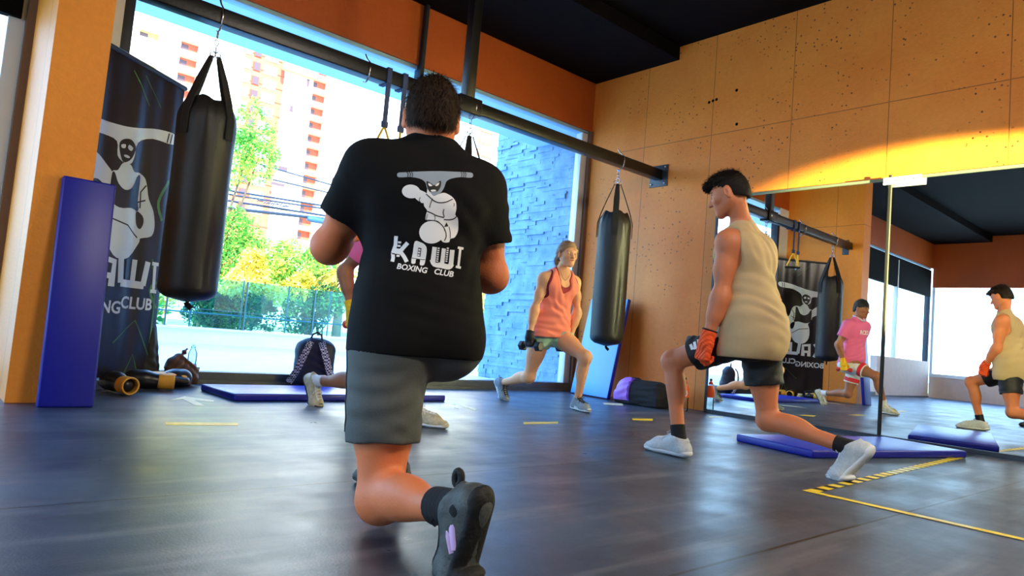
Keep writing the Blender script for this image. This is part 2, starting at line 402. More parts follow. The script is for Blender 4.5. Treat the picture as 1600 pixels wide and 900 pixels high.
M['vinyl'] = mat('black_vinyl', (22, 20, 19), 0.5, var=0.2, vscale=5, bump=0.35, bscale=9, spec=0.45)
M['web'] = mat('black_webbing', (14, 13, 14), 0.8, bump=0.3, bscale=200)
def heavy_bag(x, y, r, ztop, zbot, label, phase, hookx=None, strap_h=.30):
    t = thing('heavy_bag', label, 'punching bag', (x, y, zbot), 'black punching bags hanging from the bar')
    # body: lathe with gathered wrinkles at top
    n = 72; L = ztop-zbot; prof = []
    for u in np.linspace(0, 1, 60):
        z = zbot + L*u
        if u < .07: rr = r*(1-(1-u/.07)**2.4)**.5 if u > 0 else 0.02
        elif u > .88: q_ = (u-.88)/.12; rr = r*(1-.30*q_**2.2)
        else: rr = r
        prof.append((max(rr, .015), z, u))
    vs = []; fs = []
    for (rr, z, u) in prof:
        for k in range(n):
            a = 2*PI*k/n+phase
            wr = 1+.012*max(0, (u-.72)/.28)*(math.sin(9*a+7*u)+.7*math.sin(17*a+2))*2.2+.010*math.sin(2*a+u*5)*math.sin(u*7+phase) + .004*math.sin(u*40+3*a)*max(0, u-.3)
            vs.append((x+rr*wr*math.cos(a), y+rr*wr*math.sin(a), z+(.012*math.sin(5*a) if u > .97 else 0)))
    N = len(prof)
    for i in range(N-1):
        for k in range(n): fs.append((i*n+k, i*n+(k+1) % n, (i+1)*n+(k+1) % n, (i+1)*n+k))
    fs.append(tuple(range(n))[::-1])
    # recessed top
    base = len(vs)
    for k in range(n):
        a = 2*PI*k/n+phase; vs.append((x+.55*r*math.cos(a), y+.55*r*math.sin(a), ztop-.05))
    for k in range(n): fs.append(((N-1)*n+k, (N-1)*n+(k+1) % n, base+(k+1) % n, base+k))
    fs.append(tuple(base+k for k in range(n)))
    G().add(vs, fs, 0, True).build('bag_body', M['vinyl'], t, 1.2)
    # straps
    top = np.array([x, y, ztop+strap_h])
    for i in range(4):
        a = PI/4+i*PI/2+phase; d = np.array([math.cos(a), math.sin(a), 0]); s_ = np.array([-d[1], d[0], 0])
        P = [np.array([x, y, 0])+d*(r*1.035)+np.array([0, 0, ztop-.26]), np.array([x, y, 0])+d*(r*1.035)+np.array([0, 0, ztop-.12]),
             np.array([x, y, 0])+d*(r*.86)+np.array([0, 0, ztop-.01]), np.array([x, y, 0])+d*(r*.55)+np.array([0, 0, ztop+strap_h*.45]), top+d*.03]
        w_ = .030
        vs = []; 
        for q in P:
            for (e, f_) in ((-1, 0), (1, 0), (1, 1), (-1, 1)):
                vs.append(q+s_*w_*e*(1 if q is not P[-1] else .6)+d*.006*f_)
        fs = []
        for j in range(len(P)-1):
            for k in range(4): fs.append((j*4+k, j*4+(k+1) % 4, j*4+4+(k+1) % 4, j*4+4+k))
        fs += [(3, 2, 1, 0), (len(P)*4-4, len(P)*4-3, len(P)*4-2, len(P)*4-1)]
        G().add(vs, fs).build('strap', M['web'], t)
    # rings, chain, swivel
    g = G()
    for i in range(4):
        a = PI/4+i*PI/2+phase; d = np.array([math.cos(a), math.sin(a), 0])
        ring(g, top+d*.024+np.array([0, 0, .018]), .022, .003, np.cross(d, (0, 0, 1)), 14)
    z = top[2]+.045
    ring(g, (x, y, z), .026, .004, (math.cos(phase), math.sin(phase), 0), 16, 1, 1.0)
    zt = ZB-.095; k = 0; z += .03
    cx = x if hookx is None else hookx
    ln = max(1, int((zt-z)/.034)); z_0 = z
    for k in range(ln):
        f_ = (k+.5)/ln
        ring(g, (x+(cx-x)*f_, y, z_0+(zt-z_0)*f_), .021 if True else 0, .0035, (1, 0, 0) if k % 2 else (0, 1, 0), 12, .6 if k % 2 else .6, 1.0)
    g.build('chain', M['chrome'], t)
    g = G(); g.tube(hook_pts(cx), .006, 8); g.build('hook', M['chrome'], t)
    g = G(); g.tube([(x, y, zbot-.0), (x+.01, y, zbot-.02), (x+.035, y-.01, zbot-.04)], .008, 8, 0, flat=(1, 2.2)); g.build('bottom_loop', M['web'], t)
    return t
heavy_bag(1.38, YB, .178, 1.93, .62, 'big black punching bag hanging at the left in front of the trees', -.28)
heavy_bag(5.47, YB, .172, 1.95, .57, 'slim black punching bag hanging beside the orange wall, by the woman', -.07)
heavy_bag(3.50, YB, .172, 1.95, .57, 'black punching bag mostly hidden behind the man in the printed black shirt', .2)

# suspension trainer straps
M['blue_web'] = mat('dark_blue_webbing', (36, 52, 96), 0.75, bump=.2, bscale=200)
M['yellow_web'] = mat('yellow_webbing', (244, 190, 28), 0.6)
M['rubber'] = mat('black_rubber', (16, 16, 18), 0.6)
def trx(x, label, face, closed_loop):
    t = thing('suspension_strap', label, 'exercise strap', (x, YB, 1.95), 'yellow and blue exercise straps on the bar')
    zb = 2.11
    g = G(); g.box((x-.02, YB-.055, zb), (x+.02, YB-.05, ZB-.03)); g.box((x-.02, YB-.062, ZB-.06), (x+.02, YB+.062, ZB+.062)) ; g.build('webbing', M['blue_web'], t)
    g = G(); g.box((x-.026, YB-.064, zb-.02), (x+.026, YB-.042, zb+.03), bev=.004); g.build('buckle', M['blue_web'], t)
    g = G(); d = np.array([math.cos(face), math.sin(face), 0]); a_ = np.array([x, YB-.052, zb-.02]); hw = .085
    for s_ in (-1, 1):
        g.tube([a_, a_+np.array([0, 0, -.01])+d*s_*.01, a_+np.array([0, 0, -.2])+d*s_*hw], .009, 8, flat=(1, 1))
    g.build('handle_loop', M['yellow_web'], t)
    g = G(); g.tube([a_+np.array([0, 0, -.2])+d*-.1, a_+np.array([0, 0, -.2])+d*.1], .015, 12); g.build('hand_grip', M['rubber'], t)
    g = G(); P = [a_+np.array([0, 0, -.2])+d*s_*.1*math.sin(q)+np.array([0, 0, -.03-.05*0]) *0 + np.array([0, -.06*math.cos(q), -.0]) for s_, q in []]
    return t
trx(2.645, 'blue and yellow suspension strap, the left one, its triangular handle seen flat', 0.0-.6, True)
trx(2.79, 'blue and yellow suspension strap, the right one, its handle seen edge on by the head', 1.05, True)

# ================================================================== MATS
M['blue_vinyl'] = mat('royal_blue_vinyl', (14, 50, 190), 0.32, var=.1, vscale=3, bump=.2, bscale=5, spec=.6)
M['blue_vinyl_sheen'] = mat('blue_mat_top_sheen', (84, 168, 236), 0.3, var=.06, vscale=2, bump=.25, bscale=4, spec=.6)  # leaning mat's blue, lightened in the colour itself for reflected light
M['navy_vinyl'] = mat('navy_mat_side', (8, 20, 150), 0.4)
def mat_pad(name, label, corner, dx, dy, L, W, T, top=None, up=(0, 0, 1)):
    """corner, unit length dir, unit width dir"""
    dx = np.array(dx, float); dx /= np.linalg.norm(dx); dy = np.array(dy, float); dy /= np.linalg.norm(dy); n = np.cross(dx, dy)
    R = np.stack([dx, dy, n], 1); c = np.array(corner, float)
    t = thing(name, label, 'mat', corner)
    g = G(); g.box((0, 0, 0), (L, W, T), 0, bev=.012)
    me = np.array(g.v); 
    g.v = [tuple(R @ q + c) for q in me]
    fm = []
    for f in g.f:
        q = me[list(f)]; nn = np.cross(q[1]-q[0], q[2]-q[0]); fm.append(0 if abs(nn[2]) > .8*np.linalg.norm(nn) and q[:, 2].mean() > T/2 else 1)
    g.m = fm
    g.build('pad', [top or M['blue_vinyl_sheen'], M['navy_vinyl']], t, 1.5)
    g = G()
    for k in (0.02, W-.02):
        g.tube([R @ np.array([.015, k, T-.004])+c, R @ np.array([L-.015, k, T-.004])+c], .004, 6)
    for k in (0.015, L-.015):
        g.tube([R @ np.array([k, .015, T-.004])+c, R @ np.array([k, W-.015, T-.004])+c], .004, 6)
    g.build('seam_piping', M['navy_vinyl'], t)
    return t
mat_pad('exercise_mat', 'long blue exercise mat lying flat on the floor by the window', (1.72, 4.62, 0), (1, .03, 0), (-.03, 1, 0), 1.75, .62, .05, M['blue_vinyl'])
mat_pad('exercise_mat', 'blue exercise mat lying flat in front of the mirror, under the raised white shoe', (4.18, 1.93, 0), (.77, -.2, 0), (.2, .77, 0), 1.55, .62, .05, M['blue_vinyl'])
# leaning mat against orange wall
pB = np.array([5.80, 4.88, 0.0]); dy_ = np.array([.12, .985, 0]); lean = np.array([.215, 0, 1.0]); lean /= np.linalg.norm(lean)
mat_pad('exercise_mat', 'blue exercise mat standing on end, leaning against the orange wall', pB, lean, dy_, 1.12, .62, .05)

# ================================================================== OUTSIDE
g = G(); g.box((-9, Y0+.12, -.3), (X0+4, 13.2, -.01)); struct(g.build('terrace_paving', M['deck']))
g = G(); g.box((-12, 13.2, -.3), (16, 13.6, .27)); g.box((-12, 13.12, .255), (16, 13.66, .285)); struct(g.build('terrace_parapet', M['parapet']))
M['grass'] = mat('sunlit_grass', (140, 170, 60), 0.9, var=.4, vscale=.6, bump=.5)
m = M['ground'] = mat('street_ground', (170, 160, 120), .9); 
lk(m, ramp(m, noise(m, mapping(m), .25, 3), [(.4, S((206, 186, 110))), (.5, S((120, 150, 60))), (.62, S((216, 160, 140)))]), pbsdf(m).inputs['Base Color'])
g = G(); g.box((-120, 13.6, -1.2), (160, 200, -1.0)); struct(g.build('ground', M['ground']))
# stacked stone wall beyond the window, running away from the glass
m = M['stone'] = mat('blue_grey_split_stone', (120, 150, 178), .75); b = pbsdf(m)
t_ = node(m, 'ShaderNodeTexCoord'); s_ = node(m, 'ShaderNodeSeparateXYZ'); cb = node(m, 'ShaderNodeCombineXYZ')
lk(m, t_.outputs['Object'], s_.inputs[0]); lk(m, s_.outputs['Y'], cb.inputs[0]); lk(m, s_.outputs['Z'], cb.inputs[1])
lk(m, ramp(m, noise(m, mapping(m), 6, 5), [(.3, S((100, 140, 172))), (.7, S((134, 172, 200)))]), b.inputs['Base Color'])
lk(m, bumpn(m, noise(m, mapping(m), 30, 5), .5, .02), b.inputs['Normal'])
g = G(); rs = random.Random(3); z = -.05
xw = 6.32
while z < 4.3:
    h = rs.choice((.03, .04, .05, .06)); y = Y0+.1
    while y < 7.78:
        L_ = rs.uniform(.12, .45); p = rs.choice((0, 0, .006, .010, .016, .026)); ye = min(y+L_, 7.78)
        g.box((xw-p, y, z), (xw+.25, ye, z+h)); y = ye
    z += h
g.build('neighbour_stone_wall', M['stone'])['kind'] = 'structure'
# glass balustrade on the parapet
bal = thing('glass_balustrade', 'clear cyan glass balustrade on the white parapet outside the window', 'railing', (2, 13.4, .285))
M['steel'] = mat('steel_post', (60, 96, 104), .4, .6)
k = 0; x = -9.0
while x < 14:
    g = G(); g.box((x+.03, 13.39, .30), (x+1.36, 13.402, 1.22), bev=.002); g.build('glass_pane', M['bal_glass'], bal)
    g = G(); g.box((x-.012, 13.37, .285), (x+.012, 13.42, 1.22)); g.build('post', M['steel'], bal)
    x += 1.4
g = G(); g.box((-9, 13.375, .62), (14, 13.385, .63)); g.build('rail', M['steel'], bal)
# tall thin fence beyond
fn = thing('tall_fence', 'tall thin metal fence standing beyond the glass balustrade', 'fence', (5, 15.5, -1))
for i, x in enumerate(np.arange(3.6, 9.5, 1.05)):
    g = G(); g.tube([(x, 15.5, -1), (x, 15.5, 1.35)], .016, 8); g.build('post', M['steel'], fn)
g = G(); g.tube([(3.6, 15.5, .1), (8.85, 15.5, .1)], .018, 6); g.tube([(3.6, 15.5, .55), (8.85, 15.5, .55)], .018, 6); g.build('rail', M['steel'], fn)
g = G(); g.tube([(6.2, 15.2, -1.0), (9.6, 15.2, .9)], .05, 8); tag(g.build('sloping_handrail', M['steel']), 'pale sloping handrail outside, beyond the fence posts', 'handrail')

# foliage
def leafm(name, cols, trans=.35):
    m = bpy.data.materials.new(name); m.use_nodes = True; m.node_tree.nodes.clear()
    o = node(m, 'ShaderNodeOutputMaterial'); d = node(m, 'ShaderNodeBsdfDiffuse'); t = node(m, 'ShaderNodeBsdfTranslucent'); x = node(m, 'ShaderNodeMixShader')
    gi = node(m, 'ShaderNodeNewGeometry')
    n1 = noise(m, mapping(m), 0.9, 3); ad = node(m, 'ShaderNodeMath', operation='ADD'); mu = node(m, 'ShaderNodeMath', operation='MULTIPLY_ADD'); mu.inputs[1].default_value = .5; mu.inputs[2].default_value = -.25
    lk(m, gi.outputs['Random Per Island'], mu.inputs[0]); lk(m, mu.outputs[0], ad.inputs[0]); lk(m, n1, ad.inputs[1])
    c = ramp(m, ad.outputs[0], [(p, S(q)) for p, q in cols])
    lk(m, c, d.inputs[0]); lk(m, c, t.inputs[0]); x.inputs[0].default_value = trans
    lk(m, d.outputs[0], x.inputs[1]); lk(m, t.outputs[0], x.inputs[2]); lk(m, x.outputs[0], o.inputs[0]); return m
LEAF = {'green': leafm('green_leaves', [(.25, (70, 140, 60)), (.5, (120, 190, 84)), (.68, (200, 216, 96)), (.85, (246, 226, 110))]),
        'yellow': leafm('yellow_leaves', [(.25, (150, 150, 40)), (.5, (246, 214, 80)), (.75, (255, 236, 150))]),
        'dark': leafm('dark_leaves', [(.3, (24, 74, 56)), (.55, (52, 112, 62)), (.8, (130, 170, 90))]),
        'palm': leafm('palm_leaves', [(.3, (120, 130, 40)), (.6, (230, 190, 90)), (.8, (250, 230, 140))])}
M['bark'] = mat('grey_brown_bark', (96, 80, 62), .9, var=.3, bump=.5)
def leaves(blobs, n, size, density_edge=.45):
    vol = np.array([a[3]*a[4]*a[5] for a in blobs]); idx = RNG.choice(len(blobs), n, p=vol/vol.sum())
    B = np.array(blobs)[idx]
    d = RNG.normal(size=(n, 3)); d /= np.linalg.norm(d, axis=1)[:, None]
    rr = RNG.uniform(density_edge, 1.0, n)**.6
    # clumps
    P = B[:, :3]+d*rr[:, None]*B[:, 3:6]
    P += .16*np.sin(P[:, [1, 2, 0]]*5.1)+.08*np.sin(P[:, [2, 0, 1]]*11)
    a = RNG.normal(size=(n, 3)); a /= np.linalg.norm(a, axis=1)[:, None]; b_ = np.cross(a, RNG.normal(size=(n, 3))); b_ /= np.linalg.norm(b_, axis=1)[:, None]
    s_ = size*RNG.uniform(.6, 1.4, n)[:, None]
    V = np.stack([P-a*s_, P-b_*s_*.42, P+a*s_, P+b_*s_*.42], 1).reshape(-1, 3)
    F_ = np.arange(4*n).reshape(-1, 4)
    return V, F_
def tree(label, base, trunk_r, blobs, kind, n, size, name='tree', cat='tree', group=None):
    t = thing(name, label, cat, base, group)
    V, F_ = leaves(blobs, n, size)
    me = bpy.data.meshes.new('foliage'); me.vertices.add(len(V)); me.vertices.foreach_set('co', V.ravel())
    me.loops.add(F_.size); me.loops.foreach_set('vertex_index', F_.ravel().astype(np.int32)); me.polygons.add(len(F_))
    me.polygons.foreach_set('loop_start', np.arange(0, F_.size, 4, dtype=np.int32)); me.update(calc_edges=True); me.validate()
    me.materials.append(LEAF[kind]); o = bpy.data.objects.new('foliage', me); COL.objects.link(o); o.parent = t; o.matrix_parent_inverse = PINV(t)
    g = G(); b0 = np.array(base, float)
    top = np.mean([q[:3] for q in blobs], 0)
    g.tube([b0, b0*.5+np.array([top[0], top[1], b0[2]])*.5+np.array([.1, 0, (top[2]-b0[2])*.5]), top], [trunk_r, trunk_r*.8, trunk_r*.4], 8)
    for q in blobs:
        mid = (np.array(q[:3])+b0)/2; mid[2] = max(mid[2], b0[2]+.35*(top[2]-b0[2]))
        g.tube([b0+np.array([0, 0, (top[2]-b0[2])*.4]), mid, np.array(q[:3])], [trunk_r*.5, trunk_r*.4, trunk_r*.15], 6)
    g.build('trunk', M['bark'], t)
    return t
def blob(px, py, yy, r, rz=None):
    q = on(px, py, 1, yy); return (q[0], q[1], q[2], r, r*.8, rz or r)
tree('tall green tree rising right of the big left punching bag, before the brick flats', (6.5, 22, -1), .12,
     [blob(398, 205, 22, .85), blob(405, 245, 22, .8), blob(362, 250, 22, .9), blob(335, 400, 22, 1.6), blob(392, 420, 22, 1.1), blob(360, 372, 22, .8)], 'green', 17000, .062)
tree('leafy bright green tree in mid window, left of the raised elbow', (10, 21, -1), .1,
     [blob(468, 425, 21, 1.0), blob(505, 440, 21, .9), blob(445, 408, 21, .55), blob(492, 402, 21, .5), blob(430, 450, 21, .7)], 'green', 13000, .055)
tree('yellow leafed tree seen between the banner and the left punching bag', (1.6, 19, -1), .14,
     [blob(262, 250, 19, .9), blob(250, 320, 19, 1.1), blob(240, 390, 19, 1.0), blob(290, 230, 19, .9), blob(235, 440, 19, .8)], 'yellow', 13000, .06)
tree('low yellow tree just beyond the glass balustrade, below the green tree', (5.9, 17, -1), .08,
     [blob(400, 440, 17, .55), blob(375, 460, 17, .5), blob(430, 455, 17, .4), blob(395, 420, 17, .4)], 'yellow', 6000, .05)
tree('dark green rounded bush beyond the balustrade, left of the thin fence', (4.6, 16.5, -1), .06,
     [blob(365, 490, 16.5, .7, .5), blob(330, 495, 16.5, .55, .45), blob(405, 500, 16.5, .35)], 'dark', 7000, .045, 'bush', 'bush')
tree('dark green rounded bush beyond the balustrade, behind the thin fence', (9, 18, -1), .06,
     [blob(475, 488, 18, .6, .5), blob(505, 480, 18, .5, .5)], 'dark', 2400, .06, 'bush', 'bush')
tree('yellow and green bush behind the tall thin fence', (9, 20, -1), .06,
     [blob(510, 450, 20, .7, .5), blob(470, 455, 20, .6, .5), blob(545, 460, 20, .7, .5)], 'yellow', 6000, .055, 'bush', 'bush')
tree('broad green tree seen low between the man in black and the stone wall', (15.5, 21, -1), .1,
     [blob(752, 450, 21, 1.0, 1.2), blob(735, 490, 21, 1.0), blob(760, 500, 21, 1.0)], 'yellow', 3000, .1)
for i_, (px, py) in enumerate(((60, 330), (0, 380), (150, 420))):
    tree(['tall green tree outside the left window bay', 'bushy green tree at the far left outside the window', 'green tree beside the left pier outside the window'][i_], tuple(on(px, 520, 1, 19)[:2])+(-1,), .14,
         [blob(px, py, 19, 1.5), blob(px+20, py+60, 19, 1.3), blob(px-30, py+50, 19, 1.2)], 'green', 4500, .12)
# palm
pm = thing('palm_tree', 'small palm with golden fronds beyond the fence, left of the man in black', 'palm', tuple(on(535, 500, 1, 19)[:2])+(-1,))
pc = on(535, 425, 1, 19)
g = G(); g.tube([(pc[0], pc[1], -1), (pc[0], pc[1], pc[2])], [.16, .11], 10); g.build('trunk', M['bark'], pm)
g = G()
for k in range(26):
    a = k*2.4; el = random.uniform(-.3, 1.1); L_ = random.uniform(.8, 1.2)
    d = np.array([math.cos(a)*math.cos(el), math.sin(a)*math.cos(el), math.sin(el)]); sd = np.array([-math.sin(a), math.cos(a), 0])
    P = [pc+d*L_*u+np.array([0, 0, -.7*u*u*L_]) for u in np.linspace(0, 1, 9)]
    for j in range(1, 9):
        for s_ in (-1, 1):
            q0 = P[j]; q1 = P[j]+sd*s_*.2*(1-.6*j/9)+d*.12+np.array([0, 0, -.1]); g.add([P[j-1], q0, q1], [(0, 1, 2)])
g.build('fronds', LEAF['palm'], pm)

# apartment blocks far away (facades parallel to the window)
M['tower_white'] = mat('sunlit_white_render', (244, 236, 224), .8, var=.03)
M['brick'] = mat('red_brick_facade', (196, 104, 78), .85, var=.15, vscale=.6)
M['brick_dark'] = mat('recess_brick', (176, 84, 56), .85)
M['win_glass'] = mat('pale_window_panes', (190, 210, 220), .15, var=.3, vscale=.4)
M['win_dark'] = mat('dark_window_panes', (96, 70, 72), .3)
M['slab_edge'] = mat('pale_slab_line', (232, 214, 190), .8)
M['tan'] = mat('tan_balcony_front', (222, 190, 120), .8)
YT = 130.0
def rect_hole_wall(x0, x1, z0, z1, holes, y, depth, wallm, recm, parent, name='wall'):
    """facade made of strips around rectangular recesses in columns"""
    g = G(); xs = sorted(set([x0, x1]+[h[0] for h in holes]+[h[1] for h in holes])); 
    for a, c in zip(xs[:-1], xs[1:]):
        hs = sorted([(h[2], h[3]) for h in holes if h[0] <= a+1e-6 and h[1] >= c-1e-6]); z = z0
        for (p, q) in hs+[(z1, z1)]:
            if p > z: g.box((a, y, z), (c, y+depth, p))
            z = q
    g.box((x0, y+depth, z0), (x1, y+12, z1), 0)
    g.build(name, wallm, parent)
def sl(px, py): q = on(px, py, 1, YT); return q[0], q[2]
def recess_col(parent, xa, xb, zs, hh, y, dep, backm, winfrac=(.1, .5)):
    for z in zs:
        f = G(); f.box((xa-.05, y+dep-.1, z-.05), (xb+.05, y+dep-.02, z+hh+.05)); f.box((xa, y-.0, z-.02), (xb, y+dep, z+.02)); o = f.build('balcony_recess', backm, parent)
        g = G(); g.box((xa+(xb-xa)*winfrac[0], y+dep-.2, z+.2), (xa+(xb-xa)*winfrac[1], y+dep-.1, z+hh*.8)); g.build('pane', M['win_dark'], o)
# 1 white wing at left
bA = thing('apartment_block', 'white apartment wing at the left with a column of red brick balcony recesses', 'building', (20, YT, -1))
zs = [46.3-i*2.85 for i in range(17)]
holes = [(32.2, 35.4, z, z+1.8) for z in zs if z > -1]
holes += [(25.6, 28.8, z, z+1.5) for z in zs[::2]]
rect_hole_wall(2, 43.3, -1, 66, holes, YT, 1.6, M['tower_white'], M['brick'], bA)
recess_col(bA, 32.2, 35.4, [z for z in zs if z > 18], 1.8, YT, 1.6, M['brick'])
recess_col(bA, 25.6, 28.8, [z for z in zs[::2] if z > 20], 1.5, YT, 1.6, M['tan'])
g = G()
for z in zs: g.box((2, YT-.15, z-.55), (43.3, YT, z-.35))
g.build('floor_bands', M['slab_edge'], bA)
# 2 brick middle part
bB = thing('apartment_block', 'red brick apartment block with rows of pale windows, between two white blocks', 'building', (46, YT+1, -1))
g = G(); g.box((43.4, YT+2, -1), (51.7, YT+14, 66)); g.build('wall', M['brick'], bB)
g = G()
for z in [51.2-i*2.72 for i in range(19)]:
    g.box((43.3, YT+1.9, z-.75), (51.8, YT+2.0, z-.6))
g.build('floor_bands', M['brick_dark'], bB)
for i in range(13):
    z = 52.8-2.72*i
    for (xa, xb, mm) in ((44.0, 45.1, 'win_glass'), (45.7, 46.9, 'win_dark'), (47.8, 50.2, 'win_glass')):
        g = G(); g.box((xa-.1, YT+1.85, z-.1), (xb+.1, YT+2.0, z+1.6)); f = g.build('window', M['tower_white'] if mm == 'win_glass' else M['brick_dark'], bB)
        g = G(); n_ = 2 if xb-xa > 2 else 1
        for j in range(n_):
            wd = (xb-xa)/n_; g.box((xa+j*wd+.04, YT+1.75, z), (xa+(j+1)*wd-.06, YT+1.85, z+1.5))
        g.build('pane', M[mm], f)
# 3 white tower right
bC = thing('apartment_tower', 'tall white apartment tower with one column of red balcony recesses and slit windows', 'building', (60, YT, -1))
zs = [52.6-i*2.78 for i in range(19)]
rect_hole_wall(51.8, 110, -1, 84, [(57.0, 60.3, z, z+1.95) for z in zs], YT, 1.8, M['tower_white'], M['brick'], bC)
recess_col(bC, 57.0, 60.3, [z for z in zs if z > 14], 1.95, YT, 1.8, M['brick'], (.1, .45))
g = G()
for z in zs+[58.2, 61, 55.4]: g.box((51.8, YT-.12, z-.5), (110, YT, z-.38))
g.build('floor_bands', M['slab_edge'], bC)
for (px, py, w_, h_, mm) in ((481, 130, .5, 1.5, 'win_dark'), (455, 170, .6, 1.2, 'win_dark'), (560, 157, .9, 1.1, 'tan'), (438, 263, 2.6, .8, 'win_dark'), (434, 288, 2.6, .5, 'win_dark'), (521, 283, .7, 1.2, 'win_dark'), (531, 172, .3, 1, 'slab_edge')):
    x_, z_ = sl(px, py); g = G(); g.box((x_-w_/2, YT-.2, z_-h_/2), (x_+w_/2, YT+.05, z_+h_/2)); g.build('window', M[mm], bC)
g = G(); a_ = sl(442, 92); b2 = sl(496, 105)
g.box((a_[0], YT-1.0, a_[1]-2.2), (b2[0], YT, a_[1]+.2), bev=.2); g.build('balcony', M['tan'], bC)
# 4 brick block further right seen behind the man's head
bD = thing('apartment_block', 'distant white block with red brick balconies, seen between the head and the stone wall', 'building', (98, YT-3, -1))
xa = sl(742, 220)[0]
g = G(); g.box((xa-12, YT-4, -1), (xa+14, YT-.2, 75)); g.build('wall', M['tower_white'], bD)
for i in range(16):
    z = 62-2.85*i; g = G(); g.box((xa-2.2, YT-4.4, z), (xa+1.8, YT-4, z+1.6)); f = g.build('balcony', M['brick'], bD)
    g = G(); g.box((xa-1.6, YT-4.5, z+.3), (xa+.2, YT-4.4, z+1.5)); g.build('pane', M['win_glass'], f)
# overhead cables
M['cable'] = mat('dark_blue_cable', (30, 44, 66), .5)
cb_list = [((200, 215), (372, 247), (560, 301), .034), ((200, 240), (372, 268), (560, 312), .034), ((200, 262), (370, 300), (560, 330), .045), ((200, 270), (370, 306), (560, 334), .04), ((200, 285), (365, 315), (560, 345), .05), ((200, 296), (362, 326), (560, 348), .075)]
cables = []
for i, (a, b_, c, r_) in enumerate(cb_list):
    P = [on(a[0]-120, a[1]-25, 1, 30), on(a[0], a[1], 1, 30), on(b_[0], b_[1], 1, 30), on(c[0], c[1], 1, 30), on(c[0]+330, c[1]+95, 1, 30)]
    Q = []
    for j in range(len(P)-1):
        for u in np.linspace(0, 1, 6, endpoint=False): Q.append(P[j]*(1-u)+P[j+1]*u)
    g = G(); g.tube(Q+[P[-1]], r_, 6)
    cables.append(g.build('overhead_cable', M['cable'])); tag(cables[-1], ['topmost', 'second from top', 'third from top', 'fourth from top', 'fifth from top, fairly thick', 'lowest and thickest'][i]+' of the overhead cables crossing in front of the buildings', 'cable', 'cables across the street')
a = on(480, 341, 1, 29.9); b_ = on(506, 346, 1, 29.9)
g = G(); g.tube([a, a*.7+b_*.3, b_], [.10, .15, .13], 10); g.tube([b_-np.array([.05, 0, .15]), b_+np.array([0, 0, .18])], .06, 8)
g.build('splice_sleeve', mat('blue_splice_sleeve', (50, 90, 150), .5), cables[5])['label'] = 'blue splice sleeve'
g = G()
for k in range(14):
    u = k/13; a = on(402+u*45, 313+u*10, 1, 29.8); g.tube([a+np.array([0, 0, -.08*random.random()]), a+np.array([.12, 0, .1*random.random()])], .03, 6)
g.build('tied_bundle', M['cable'], cables[3])['label'] = 'tangled tied bundle'

# spotlight for the yellow wall patch, and unseen fill lights added overhead
light('low_spotlight', 'SPOT', (3.65, -4.8, 1.35), (X0, 1.15, 1.60), SPOT_E, (1.0, .95, .45), spot_size=math.radians(14.2), spot_blend=.2, shadow_soft_size=.06)
light('hall_fill', 'AREA', (2.8, -1.4, 3.85), (2.2, 1.2, 0), FILL_E, (1.0, .86, .7), shape='DISK', size=1.6)
light('hall_fill', 'AREA', (-3.5, 0.5, 3.85), (-3.5, 0.5, 0), REAR_E, (1.0, .9, .8), shape='DISK', size=1.6)

